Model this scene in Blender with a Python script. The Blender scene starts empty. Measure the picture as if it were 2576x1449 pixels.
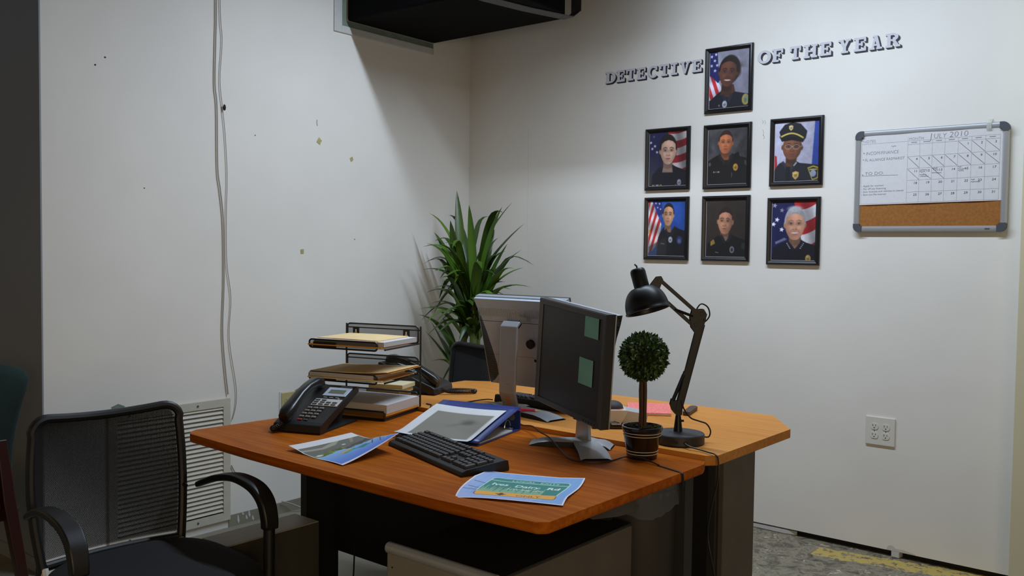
import bpy, bmesh, math, random
import numpy as np
from mathutils import Matrix, Vector
PI = math.pi
SC = bpy.context.scene
COL = SC.collection
rnd = random.Random(7)

# ------------------------------------------------------------------ helpers
def lin(c):
    return tuple(((x/255)/12.92 if x/255 <= .04045 else ((x/255+.055)/1.055)**2.4) for x in c[:3])

def T(x=0, y=0, z=0): return Matrix.Translation((x, y, z))
def RX(a): return Matrix.Rotation(a, 4, 'X')
def RY(a): return Matrix.Rotation(a, 4, 'Y')
def RZ(a): return Matrix.Rotation(a, 4, 'Z')
def frame(o, x, y, z):
    m = Matrix.Identity(4)
    for i, v in enumerate((x, y, z, o)):
        for j in range(3): m[j][i] = v[j]
    return m

class MB:
    def __init__(s): s.v = []; s.f = []; s.m = []; s.col = None; s.M = None
    def add(s, vs, fs, mi=0, M=None):
        n = len(s.v)
        M = M or s.M
        for p in vs:
            p = Vector(p)
            s.v.append(tuple(M @ p) if M is not None else tuple(p))
        for f in fs: s.f.append([n+i for i in f]); s.m.append(mi)
        return s
    def box(s, x0, x1, y0, y1, z0, z1, mi=0, M=None):
        return s.add([(x0,y0,z0),(x1,y0,z0),(x1,y1,z0),(x0,y1,z0),(x0,y0,z1),(x1,y0,z1),(x1,y1,z1),(x0,y1,z1)],
              [(3,2,1,0),(4,5,6,7),(0,1,5,4),(1,2,6,5),(2,3,7,6),(3,0,4,7)], mi, M)
    def quad(s, a, b, c, d, mi=0, M=None): return s.add([a,b,c,d], [(0,1,2,3)], mi, M)
    def prism(s, poly, z0, z1, mi=0, M=None, mtop=None):
        n = len(poly)
        if sum(poly[i][0]*poly[(i+1)%n][1]-poly[(i+1)%n][0]*poly[i][1] for i in range(n)) < 0: poly = poly[::-1]
        vs = [(x,y,z0) for x,y in poly]+[(x,y,z1) for x,y in poly]
        s.add(vs, [tuple(range(n))[::-1]]+[(i,(i+1)%n,n+(i+1)%n,n+i) for i in range(n)], mi, M)
        return s.add([(x,y,z1) for x,y in poly], [tuple(range(n))], mi if mtop is None else mtop, M)
    def tube(s, pts, r, n=8, mi=0, M=None, closed=False, cap=True):
        pts = [Vector(p) for p in pts]; k = len(pts)
        rs = r if isinstance(r, (list, tuple)) else [r]*k
        vs = []; prev = None
        for i, p in enumerate(pts):
            if closed: t = pts[(i+1)%k]-pts[i-1]
            else: t = pts[min(i+1,k-1)]-pts[max(i-1,0)]
            t = t.normalized() if t.length > 1e-9 else Vector((0,0,1))
            if prev is None:
                a = Vector((0,0,1)) if abs(t.z) < .9 else Vector((1,0,0))
                u = t.cross(a).normalized()
            else:
                u = prev-t*prev.dot(t)
                u = u.normalized() if u.length > 1e-6 else t.orthogonal().normalized()
            prev = u; w = t.cross(u)
            for j in range(n):
                q = 2*PI*j/n
                vs.append(p+(u*math.cos(q)+w*math.sin(q))*rs[i])
        fs = []
        for i in range(k if closed else k-1):
            a = i*n; b = ((i+1)%k)*n
            for j in range(n): fs.append((a+j, a+(j+1)%n, b+(j+1)%n, b+j))
        if cap and not closed:
            fs.append(tuple(range(n))[::-1]); fs.append(tuple(range((k-1)*n, k*n)))
        return s.add(vs, fs, mi, M)
    def ribbon(s, pts, w, t, side, mi=0, M=None):
        # flat bar swept along pts: width w along `side`, thickness t across
        pts = [Vector(p) for p in pts]; k = len(pts); side = Vector(side).normalized(); vs = []
        ws = w if isinstance(w, (list, tuple)) else [w]*k
        ts = t if isinstance(t, (list, tuple)) else [t]*k
        for i, p in enumerate(pts):
            d = (pts[min(i+1,k-1)]-pts[max(i-1,0)]).normalized()
            n = d.cross(side).normalized()
            for a, b in ((-1,-1),(1,-1),(1,1),(-1,1)): vs.append(p+side*ws[i]/2*a+n*ts[i]/2*b)
        fs = [(3,2,1,0), tuple(range(4*k-4, 4*k))]
        for i in range(k-1):
            for j in range(4): fs.append((i*4+j, i*4+(j+1)%4, i*4+4+(j+1)%4, i*4+4+j))
        return s.add(vs, fs, mi, M)
    def lathe(s, prof, n=24, mi=0, M=None, mis=None):
        vs = []; fs = []; base = len(s.v)
        for r, z in prof:
            for j in range(n): vs.append((r*math.cos(2*PI*j/n), r*math.sin(2*PI*j/n), z))
        s.add(vs, [], mi, M)
        for i in range(len(prof)-1):
            for j in range(n):
                s.f.append([base+i*n+j, base+i*n+(j+1)%n, base+(i+1)*n+(j+1)%n, base+(i+1)*n+j]); s.m.append(mis[i] if mis else mi)
        return s
    def grid(s, nu, nv, fn, mi=0, M=None):
        vs = [fn(i/nu, j/nv) for j in range(nv+1) for i in range(nu+1)]
        fs = [(j*(nu+1)+i, j*(nu+1)+i+1, (j+1)*(nu+1)+i+1, (j+1)*(nu+1)+i) for j in range(nv) for i in range(nu)]
        return s.add(vs, fs, mi, M)
    def ring(s, w, h, loops, mi=0, M=None, cap=False):
        # rectangular moulding: loops = (inset, y) pairs, in the XZ plane centred on the origin
        vs = []
        for ins, y in loops:
            a, b = w/2-ins, h/2-ins
            vs += [(-a,y,-b),(a,y,-b),(a,y,b),(-a,y,b)]
        fs = []
        for i in range(len(loops)-1):
            for j in range(4): fs.append((i*4+j, i*4+(j+1)%4, i*4+4+(j+1)%4, i*4+4+j))
        if cap: fs.append(tuple(range(len(vs)-4, len(vs))))
        return s.add(vs, fs, mi, M)
    def build(s, name, mats, parent=None, smooth=False, bev=0, seg=2, angle=35, recalc=True, solid=0, sub=0):
        me = bpy.data.meshes.new(name)
        me.from_pydata([tuple(v) for v in s.v], [], s.f)
        if not isinstance(mats, (list, tuple)): mats = [mats]
        for m in mats: me.materials.append(m)
        if len(mats) > 1: me.polygons.foreach_set('material_index', s.m)
        if s.col is not None:
            at = me.color_attributes.new('Col', 'FLOAT_COLOR', 'POINT')
            at.data.foreach_set('color', np.asarray(s.col, dtype=np.float32).ravel())
        if recalc:
            bm = bmesh.new(); bm.from_mesh(me); bmesh.ops.recalc_face_normals(bm, faces=bm.faces); bm.to_mesh(me); bm.free()
        if smooth:
            me.polygons.foreach_set('use_smooth', [True]*len(me.polygons))
            me.set_sharp_from_angle(angle=math.radians(angle))
        me.update()
        o = bpy.data.objects.new(name, me); COL.objects.link(o)
        if parent is not None: o.parent = parent
        if bev:
            b = o.modifiers.new('Bevel', 'BEVEL'); b.width = bev; b.segments = seg; b.limit_method = 'ANGLE'; b.angle_limit = math.radians(40)
        if solid:
            b = o.modifiers.new('Solidify', 'SOLIDIFY'); b.thickness = solid; b.offset = 0
        if sub:
            b = o.modifiers.new('Subsurf', 'SUBSURF'); b.levels = sub; b.render_levels = sub
        return o

def tag(o, label, cat, group=None, kind=None):
    o['label'] = label; o['category'] = cat
    if group: o['group'] = group
    if kind: o['kind'] = kind
    return o
def thing(name, label, cat, loc=(0,0,0), rz=0, group=None):
    o = bpy.data.objects.new(name, None); COL.objects.link(o)
    o.empty_display_size = .05; o.location = loc; o.rotation_euler = (0,0,rz)
    return tag(o, label, cat, group)
def struct(o, label=None):
    o['kind'] = 'structure'
    if label: o['label'] = label
    return o
def dup(root, loc, rz, label, group=None):
    r = root.copy(); COL.objects.link(r); r.location = loc; r.rotation_euler = (0,0,rz); r['label'] = label
    if group: r['group'] = group
    for ch in list(root.children):
        c = ch.copy(); COL.objects.link(c); c.parent = r
        for g in list(ch.children):
            d = g.copy(); COL.objects.link(d); d.parent = c
    return r

# ------------------------------------------------------------------ materials
def nodes(name):
    m = bpy.data.materials.new(name); m.use_nodes = True
    nt = m.node_tree; return m, nt, nt.nodes['Principled BSDF'], nt.nodes['Material Output']
def mat(name, c, rough=.5, metal=0, var=.0, scale=30, bump=0, bscale=200, stretch=(1,1,1), coat=0, spec=.5, c2=None):
    m, nt, b, out = nodes(name)
    L = nt.links.new; c = lin(c)
    b.inputs['Roughness'].default_value = rough; b.inputs['Metallic'].default_value = metal
    b.inputs['Coat Weight'].default_value = coat; b.inputs['Specular IOR Level'].default_value = spec
    b.inputs['Base Color'].default_value = (*c, 1)
    if var or bump or c2:
        tc = nt.nodes.new('ShaderNodeTexCoord'); mp = nt.nodes.new('ShaderNodeMapping'); mp.inputs['Scale'].default_value = stretch
        L(tc.outputs['Object'], mp.inputs['Vector'])
    if var or c2:
        n = nt.nodes.new('ShaderNodeTexNoise'); n.inputs['Scale'].default_value = scale; n.inputs['Detail'].default_value = 5
        L(mp.outputs[0], n.inputs['Vector'])
        r = nt.nodes.new('ShaderNodeValToRGB'); L(n.outputs['Fac'], r.inputs['Fac'])
        r.color_ramp.elements[0].position = .3; r.color_ramp.elements[1].position = .7
        d = lin(c2) if c2 else tuple(x*(1-var) for x in c); e = c if c2 else tuple(min(1,x*(1+var)) for x in c)
        r.color_ramp.elements[0].color = (*d,1); r.color_ramp.elements[1].color = (*e,1)
        L(r.outputs[0], b.inputs['Base Color'])
    if bump:
        n2 = nt.nodes.new('ShaderNodeTexNoise'); n2.inputs['Scale'].default_value = bscale; n2.inputs['Detail'].default_value = 3
        L(mp.outputs[0], n2.inputs['Vector'])
        bp = nt.nodes.new('ShaderNodeBump'); bp.inputs['Strength'].default_value = bump; bp.inputs['Distance'].default_value = .002
        L(n2.outputs['Fac'], bp.inputs['Height']); L(bp.outputs[0], b.inputs['Normal'])
    return m
def vcol(name, rough=.55, coat=0):
    m, nt, b, out = nodes(name)
    a = nt.nodes.new('ShaderNodeVertexColor'); a.layer_name = 'Col'
    nt.links.new(a.outputs['Color'], b.inputs['Base Color'])
    b.inputs['Roughness'].default_value = rough; b.inputs['Coat Weight'].default_value = coat; b.inputs['Coat Roughness'].default_value = .08
    return m
def math_node(nt, op, a, b=None):
    n = nt.nodes.new('ShaderNodeMath'); n.operation = op
    for i, v in enumerate((a, b)):
        if v is None: continue
        if isinstance(v, (int, float)): n.inputs[i].default_value = v
        else: nt.links.new(v, n.inputs[i])
    return n.outputs[0]
def netting(name, c, pitch, thr, axes, rough=.5):
    """woven / expanded mesh: real holes through the sheet, on the two in-plane directions given by axes"""
    m, nt, b, out = nodes(name)
    b.inputs['Base Color'].default_value = (*lin(c),1); b.inputs['Roughness'].default_value = rough
    tc = nt.nodes.new('ShaderNodeTexCoord'); sp = nt.nodes.new('ShaderNodeSeparateXYZ'); nt.links.new(tc.outputs['Object'], sp.inputs[0])
    def comb(w):
        o = None
        for i, k in enumerate(w):
            if not k: continue
            t = math_node(nt, 'MULTIPLY', sp.outputs[i], float(k)*PI/pitch)
            o = t if o is None else math_node(nt, 'ADD', o, t)
        return math_node(nt, 'SINE', o)
    pr = math_node(nt, 'MULTIPLY', comb(axes[0]), comb(axes[1]))
    hole = math_node(nt, 'GREATER_THAN', math_node(nt, 'ABSOLUTE', pr), thr)
    tr = nt.nodes.new('ShaderNodeBsdfTransparent'); mx = nt.nodes.new('ShaderNodeMixShader')
    nt.links.new(hole, mx.inputs[0]); nt.links.new(b.outputs[0], mx.inputs[1]); nt.links.new(tr.outputs[0], mx.inputs[2])
    nt.links.new(mx.outputs[0], out.inputs['Surface'])
    return m
def wood(name, dark, mid, light, rough=.38, sc=1.0):
    m, nt, b, out = nodes(name); L = nt.links.new
    tc = nt.nodes.new('ShaderNodeTexCoord')
    def layer(stretch, scale, detail):
        mp = nt.nodes.new('ShaderNodeMapping'); mp.inputs['Scale'].default_value = stretch; L(tc.outputs['Object'], mp.inputs['Vector'])
        n = nt.nodes.new('ShaderNodeTexNoise'); n.inputs['Scale'].default_value = scale; n.inputs['Detail'].default_value = detail
        n.inputs['Distortion'].default_value = .4
        L(mp.outputs[0], n.inputs['Vector']); return n.outputs['Fac']
    a = layer((1.2,26,26), 3*sc, 6); f = layer((4,150,150), 4*sc, 3); big = layer((1,1.6,1), 2.4, 3)
    v = math_node(nt, 'ADD', math_node(nt, 'MULTIPLY', a, .5), math_node(nt, 'ADD', math_node(nt, 'MULTIPLY', f, .2), math_node(nt, 'MULTIPLY', big, .3)))
    r = nt.nodes.new('ShaderNodeValToRGB'); L(v, r.inputs['Fac'])
    e = r.color_ramp.elements; e[0].position = .33; e[0].color = (*lin(dark),1); e[1].position = .68; e[1].color = (*lin(light),1)
    k = e.new(.5); k.color = (*lin(mid),1)
    L(r.outputs[0], b.inputs['Base Color']); b.inputs['Roughness'].default_value = rough
    b.inputs['Specular IOR Level'].default_value = .06
    return m

M_ = {}
M_['black'] = mat('black_plastic', (24,23,23), .42, bump=.15, bscale=900)
M_['blackm'] = mat('black_matte', (17,16,16), .7)
M_['blackg'] = mat('black_gloss', (18,17,17), .16, spec=.6)
M_['lampblk'] = mat('lamp_black_enamel', (10,9,10), .42, var=.2, scale=60, spec=.3)
M_['dkgrey'] = mat('dark_grey_laminate', (84,77,72), .6, var=.1, scale=12)
M_['dkgrey2'] = mat('charcoal_laminate', (38,36,35), .65, var=.1, scale=10)
M_['deskblk'] = mat('black_desk_panel', (20,19,20), .6)
M_['silver'] = mat('silver_plastic', (166,170,176), .36, .35, var=.05, scale=20)
M_['silverd'] = mat('grey_silver_plastic', (176,186,200), .42, .15, var=.06, scale=14)
M_['drawer'] = mat('drawer_grey', (128,125,116), .5, var=.06, scale=14)
M_['alu'] = mat('brushed_aluminium', (196,198,200), .32, .7)
M_['grip'] = mat('grey_corner_plastic', (68,70,78), .55)
M_['white'] = mat('white_plastic', (214,210,200), .4)
M_['cream'] = mat('yellowed_ivory_plastic', (186,172,120), .45)
M_['paper'] = mat('white_paper', (212,210,210), .8, var=.03, scale=60)
M_['greyedge'] = mat('paper_edges', (190,186,184), .85, var=.14, scale=300, stretch=(.02,.02,6))
M_['manila'] = mat('manila_card', (236,204,146), .8, var=.06, scale=18)
M_['orange'] = mat('kraft_envelope', (216,148,50), .75, var=.08, scale=25)
M_['creampad'] = mat('cream_paper', (198,188,150), .8, var=.05, scale=30)
M_['blue'] = mat('blue_vinyl', (34,52,118), .38, var=.1, scale=8)
M_['sticky'] = mat('teal_sticky_note', (118,178,166), .75, var=.08, scale=20)
M_['ink'] = mat('pencil_ink', (118,120,132), .8)
M_['inkdk'] = mat('black_ink', (72,72,82), .8)
M_['wood1'] = wood('red_brown_desk_wood', (134,62,6), (162,82,12), (186,108,26), .5)
M_['wood2'] = wood('yellow_brown_desk_wood', (176,112,48), (192,128,60), (206,144,74), .45)
M_['netchair'] = netting('chair_mesh_fabric', (20,19,20), .0042, .58, ((0,1,1),(0,1,-1)), .8)
M_['netdense'] = netting('dense_mesh_fabric', (26,28,31), .0042, .93, ((0,1,1),(0,1,-1)), .8)
M_['nettray'] = netting('expanded_metal_mesh', (26,25,25), .0040, .42, ((1,1,1),(1,-1,-1)), .5)
M_['fabric'] = mat('black_seat_fabric', (20,20,22), .95, bump=.5, bscale=700)
M_['green'] = mat('green_velvet', (20,40,36), .95, var=.3, scale=7)
M_['redwood'] = mat('dark_red_wood', (50,18,12), .4, var=.2, scale=20, stretch=(8,8,1))
M_['soil'] = mat('potting_bark', (40,34,26), .95, var=.6, scale=160)
M_['cork'] = mat('cork_sheet', (150,96,38), .85, var=.18, scale=90)
M_['duct'] = mat('black_duct_board', (2,2,3), .8, var=.5, scale=6, bump=.3, bscale=30, spec=.1)
M_['tapegrey'] = mat('grey_duct_tape', (78,78,80), .4, var=.2, scale=40)
M_['wirew'] = mat('white_painted_cable', (158,156,150), .55)
M_['paintwhite'] = mat('white_trim_paint', (196,196,192), .5, var=.05, scale=25)
M_['greenprimer'] = mat('grey_green_primer', (112,126,112), .8, var=.15, scale=20)
M_['ventpaint'] = mat('off_white_enamel', (196,190,174), .45, var=.04, scale=30)
M_['print'] = vcol('colour_print', .5, .25)
M_['printm'] = vcol('matte_print', .6, 0)
# ------------------------------------------------------------------ the room
def wall_material(name, c):
    m, nt, b, out = nodes(name); L = nt.links.new
    tc = nt.nodes.new('ShaderNodeTexCoord')
    n = nt.nodes.new('ShaderNodeTexNoise'); n.inputs['Scale'].default_value = 1.6; n.inputs['Detail'].default_value = 6; L(tc.outputs['Object'], n.inputs['Vector'])
    r = nt.nodes.new('ShaderNodeValToRGB'); L(n.outputs['Fac'], r.inputs['Fac'])
    c = lin(c); r.color_ramp.elements[0].color = (*[x*.95 for x in c],1); r.color_ramp.elements[1].color = (*[min(1,x*1.04) for x in c],1)
    r.color_ramp.elements[0].position = .3; r.color_ramp.elements[1].position = .7
    L(r.outputs[0], b.inputs['Base Color'])
    b.inputs['Roughness'].default_value = .62; b.inputs['Specular IOR Level'].default_value = .3
    n2 = nt.nodes.new('ShaderNodeTexNoise'); n2.inputs['Scale'].default_value = 110; n2.inputs['Detail'].default_value = 4; L(tc.outputs['Object'], n2.inputs['Vector'])
    bp = nt.nodes.new('ShaderNodeBump'); bp.inputs['Strength'].default_value = .06; bp.inputs['Distance'].default_value = .003
    L(n2.outputs['Fac'], bp.inputs['Height']); L(bp.outputs[0], b.inputs['Normal'])
    return m
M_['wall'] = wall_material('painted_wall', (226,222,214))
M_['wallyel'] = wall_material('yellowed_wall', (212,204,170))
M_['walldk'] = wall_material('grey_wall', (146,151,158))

def floor_material():
    m, nt, b, out = nodes('worn_concrete'); L = nt.links.new
    tc = nt.nodes.new('ShaderNodeTexCoord'); sp = nt.nodes.new('ShaderNodeSeparateXYZ'); L(tc.outputs['Object'], sp.inputs[0])
    def noise(scale, det, rough=.6, dist=0):
        n = nt.nodes.new('ShaderNodeTexNoise'); n.inputs['Scale'].default_value = scale; n.inputs['Detail'].default_value = det
        n.inputs['Roughness'].default_value = rough; n.inputs['Distortion'].default_value = dist
        L(tc.outputs['Object'], n.inputs['Vector']); return n.outputs['Fac']
    def ramp(f, stops):
        r = nt.nodes.new('ShaderNodeValToRGB'); L(f, r.inputs['Fac']); e = r.color_ramp.elements
        e[0].position, e[0].color = stops[0][0], (*lin(stops[0][1]),1); e[1].position, e[1].color = stops[-1][0], (*lin(stops[-1][1]),1)
        for p, c in stops[1:-1]: k = e.new(p); k.color = (*lin(c),1)
        return r.outputs[0]
    def mix(f, a, c):
        x = nt.nodes.new('ShaderNodeMixRGB'); L(f, x.inputs[0])
        for i, v in ((1,a),(2,c)):
            if isinstance(v, tuple): x.inputs[i].default_value = (*lin(v),1)
            else: L(v, x.inputs[i])
        return x.outputs[0]
    bare = ramp(noise(11, 9, .7, .5), [(.34,(58,52,42)),(.45,(106,98,82)),(.53,(140,131,110)),(.60,(90,82,68)),(.70,(186,168,148))])
    flakes = math_node(nt, 'GREATER_THAN', noise(24, 5, .6, .8), .64)
    bare = mix(flakes, bare, (180,162,146))
    paint = ramp(noise(5, 6), [(.3,(126,121,104)),(.7,(146,140,122))])
    wob = math_node(nt, 'MULTIPLY', noise(3, 4), .5)
    area = math_node(nt, 'GREATER_THAN', math_node(nt, 'ADD', sp.outputs[0], wob), 1.45)
    base = mix(area, paint, bare)
    # faded yellow line painted on the floor, running beside the right-hand wall
    d = math_node(nt, 'ADD', sp.outputs[1], math_node(nt, 'MULTIPLY', sp.outputs[0], -.17))
    d = math_node(nt, 'ABSOLUTE', math_node(nt, 'ADD', d, .515))
    inside = math_node(nt, 'LESS_THAN', math_node(nt, 'ADD', d, math_node(nt, 'MULTIPLY', noise(16, 7, .75), .09)), .105)
    worn = math_node(nt, 'GREATER_THAN', noise(26, 7, .75), .46)
    inside = math_node(nt, 'MULTIPLY', math_node(nt, 'MULTIPLY', inside, worn), math_node(nt, 'GREATER_THAN', sp.outputs[0], 2.2))
    L(mix(inside, base, (186,160,84)), b.inputs['Base Color'])
    b.inputs['Roughness'].default_value = .6
    bp = nt.nodes.new('ShaderNodeBump'); bp.inputs['Strength'].default_value = .25; bp.inputs['Distance'].default_value = .004
    L(noise(14, 8), bp.inputs['Height']); L(bp.outputs[0], b.inputs['Normal'])
    return m
M_['floor'] = floor_material()

struct(MB().box(-3.2,7,-6.5,.12,-.1,0).build('floor', M_['floor']), 'worn concrete floor, grey paint on the left and bare flaking on the right')
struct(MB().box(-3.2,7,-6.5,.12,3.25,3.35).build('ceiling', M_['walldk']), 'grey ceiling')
struct(MB().box(-.1,3.9,0,.12,.028,3.25).build('wall_right', M_['wall']), 'off white wall with the portraits and the calendar board')
# left wall: return end faces the dark side of the room
wl = struct(MB().box(-.12,0,-2.47,.0,0,3.25).build('wall_left', M_['wall']), 'off white wall with hanging cables and the vent grille')
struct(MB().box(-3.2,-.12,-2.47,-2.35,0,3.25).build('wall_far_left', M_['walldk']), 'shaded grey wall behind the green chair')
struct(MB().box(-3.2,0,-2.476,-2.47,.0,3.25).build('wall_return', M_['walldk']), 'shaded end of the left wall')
struct(MB().box(2.955,4.1,-.12,0,0,3.25).build('wall_pier', M_['wallyel']), 'yellowish pier at the right edge')
# painted base bands and the open joint under the right wall
struct(MB().box(0,.004,-1.645,-.0,0,.055).build('baseboard_left', M_['floor']), 'grey painted band at the foot of the left wall')
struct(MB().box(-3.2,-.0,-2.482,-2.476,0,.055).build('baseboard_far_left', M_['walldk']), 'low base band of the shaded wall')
struct(MB().box(-.1,3.9,.03,.11,0,.028).build('trim_1', M_['blackm']), 'dark open joint under the right wall')
m = MB()
pts = [(1.2,.0),(1.75,.004),(2.0,-.002),(2.06,.012),(2.02,.03),(1.2,.03)]
m.prism(pts, .001, .02)
m.prism([(2.482,-.002),(2.515,-.004),(2.522,.03),(2.478,.03)], .001, .027)
struct(m.build('baseboard_right', M_['paintwhite'], bev=.003), 'broken white remains of skirting under the right wall')

# pieces of paint, holes, tape and pencil marks on the left wall (children of the wall they belong to)
m = MB()
for y, z in ((-2.216,2.071),(-2.257,2.034)): m.tube([(.0002,y,z),(.0012,y,z)], .0036, 10)
m.build('nail_hole', M_['blackm'], wl)
m = MB()
m.tube([(.0006,-1.138,1.945),(.0006,-1.139,1.93),(.0006,-1.136,1.915)], .0012, 5)
for y, z in ((-1.50,1.83),(-2.05,1.55),(-.889,1.352)): m.tube([(.0002,y,z),(.0008,y,z)], .003, 8)
m.build('scuff_mark', M_['tapegrey'], wl)
m = MB(); m.add([(.0012,-1.27,.60),(.0012,-1.16,.64),(.0012,-1.12,.632),(.0012,-1.05,.60),(.0012,-1.04,.5),(.0012,-1.25,.46)], [(0,1,2,3,4,5)])
m.build('paint_patch', mat('olive_grey_filler', (150,146,112), .8, var=.15, scale=30), wl)
m = MB(); m.add([(.001,-2.20,.634),(.001,-2.17,.644),(.001,-2.14,.630),(.001,-2.19,.60)], [(0,1,2,3)])
m.build('primer_mark', M_['greenprimer'], wl)
m = MB()
for i, (y, z, l) in enumerate(((-1.60,.05,.05),(-1.555,.04,.028),(-1.54,.058,.04),(-1.52,.03,.03),(-1.575,.058,.02))):
    m.add([(.0052,y,z),(.0052,y+.006,z-.004),(.0052,y+.012,z-l*.6),(.0052,y+.006,z-l*.9),(.0052,y-.001,z-l*.5)], [(0,1,2,3,4)])
m.build('paint_drip', M_['paintwhite'], wl)
m = MB(); m.tube([(1.505,-.0006,1.62),(1.51,-.0006,1.7)], .0001, 4)
# faint marks on the right wall
wr = bpy.data.objects['wall_right']
m = MB()
for x, z, h in ((1.845,1.93,.018),(1.856,1.928,.02),(1.848,1.885,.03),(1.852,1.86,.02)):
    m.tube([(x,-.0005,z),(x+.006,-.0005,z-h*.5),(x+.002,-.0005,z-h)], .0009, 5)
m.build('pencil_mark', mat('pale_grey_mark', (170,170,172), .8), wr)
m = MB(); m.tube([(.447,-.0004,2.0),(.45,-.0004,1.7),(.449,-.0004,1.45),(.46,-.0004,1.3),(.455,-.0004,1.22)], .0006, 5)
m.build('hairline_crack', mat('pale_crack', (200,197,190), .8), wr)
m = MB()
m.add([(2.46,-.0008,.03),(2.468,-.0008,.048),(2.485,-.0008,.052),(2.50,-.0008,.040),(2.53,-.0008,.042),(2.58,-.0008,.033),(2.58,-.0008,.029)], [(0,1,2,3,4,5,6)])
m.build('torn_paint', M_['paintwhite'], wr)

for i, (y, z, w, lab) in enumerate(((-1.123,1.839,.033,'yellowed tape scrap nearest the hanging cables, upper'),(-.913,1.769,.03,'yellowed tape scrap beside the duct shadow, right'),(-1.227,1.288,.03,'yellowed tape scrap low on the left wall'))):
    a = (.3,-.2,.9)[i]; m = MB()
    q = [(math.cos(a+k*PI/2)*w*.5*(1,.85,1.1,.8)[(k+i)%4], math.sin(a+k*PI/2)*w*.55*(1,1.2,.8,1)[(k+i)%4]) for k in range(4)]
    m.add([(.0016+.002*(k==1),y+u,z+v) for k,(u,v) in enumerate(q)], [(0,1,2,3)])
    tag(m.build('tape_scrap', mat('old_tape', (176,166,112), .6, var=.2, scale=90)), lab, 'tape', 'yellowed tape scraps on the left wall')

# ------------------------------------------------------------------ duct through the left wall
dt = thing('air_duct', 'black overhead air duct passing through the left wall', 'duct', (0,-.64,2.468))
m = MB()
prof = [(.012,-.317),(.35,-.317),(.82,-.305),(.93,-.30),(.98,-.27),(1.005,-.10),(1.0,.2),(.93,.316),(.012,.318)]
m.prism([(x,y) for x,y in prof], 0, .72)
m.build('duct_body', M_['duct'], dt, bev=.012, seg=3)
m = MB(); m.ribbon([(.845,-.325,.004),(.86,-.2,-.003),(.9,.05,-.003),(.965,.30,-.003),(.985,.335,.03),(.985,.335,.3)], .075, .003, (1,-.25,0))
m.build('tape_band', M_['tapegrey'], dt)
m = MB()
m.box(1.0,1.5,-.26,.26,.10,.70)
m.build('duct_extension', M_['duct'], dt, bev=.06, seg=3)
m = MB()
m.box(.001,.010,-.395,-.345,-.063,.7); m.box(.001,.010,-.345,.322,-.063,-.026)
m.build('collar', M_['paintwhite'], dt, bev=.003)
m = MB(); m.box(.0008,.004,-.345,-.315,.002,.7); m.box(.0008,.004,-.345,.322,-.026,.002)
m.build('primer_edge', M_['greenprimer'], dt)

# ------------------------------------------------------------------ hanging cables on the left wall
c1 = [(-1.71,2.42),(-1.713,2.235),(-1.717,2.039),(-1.707,1.934),(-1.704,1.666),(-1.69,1.559),(-1.675,1.416),(-1.672,1.161),(-1.68,.924),(-1.668,.758),(-1.652,.625)]
c2 = [(-1.69,2.42),(-1.68,2.241),(-1.691,2.061),(-1.679,1.938),(-1.665,1.814),(-1.655,1.634),(-1.659,1.452),(-1.657,1.234),(-1.636,1.069),(-1.645,.885),(-1.612,.679),(-1.607,.604),(-1.614,.55),(-1.629,.504)]
def smooth_path(p, k=6):
    out = []; n = len(p)
    for i in range(n-1):
        a, b, c, d = (Vector(p[max(i-1,0)]), Vector(p[i]), Vector(p[i+1]), Vector(p[min(i+2,n-1)]))
        for j in range(k):
            t = j/k
            out.append(.5*((2*b)+(c-a)*t+(2*a-5*b+4*c-d)*t*t+(3*b-a-3*c+d)*t**3))
    return out+[Vector(p[-1])]
tag(MB().tube(smooth_path([(.009,-1.712,3.24)]+[(.009,y,z) for y,z in c1]), .0032, 8).build('cable', M_['wirew'], smooth=True), 'painted cable hanging down the left wall, ending at the vent top', 'cable', 'cables hanging on the left wall')
cb = tag(MB().tube(smooth_path([(.008,-1.692,3.24)]+[(.008,y,z) for y,z in c2]), .0018, 8).build('cable', M_['wirew'], smooth=True), 'thin loose cable on the left wall with a black clip, hanging beside the vent', 'cable', 'cables hanging on the left wall')
m = MB(); m.lathe([(0,-.015),(.005,-.010),(.007,0),(.005,.010),(0,.015)], 10, 0, T(.012,-1.671,1.937)); m.build('clip', M_['blackm'], cb, smooth=True)
tag(MB().tube(smooth_path([(.006,-1.633,.29),(.008,-1.615,.255),(.012,-1.591,.232),(.02,-1.585,.24)]), .003, 8).build('cable_stub', M_['wirew'], smooth=True), 'short cable stub sticking out of the wall right of the vent', 'cable')
tag(MB().tube(smooth_path([(.02,-1.36,.065),(.03,-1.31,.045),(.07,-1.25,.012),(.12,-1.21,.006),(.13,-1.12,.006),(.10,-1.06,.01)]), .003, 8).build('floor_cable', M_['wirew'], smooth=True), 'thin loose cable lying on the floor at the left wall', 'cable')

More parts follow.
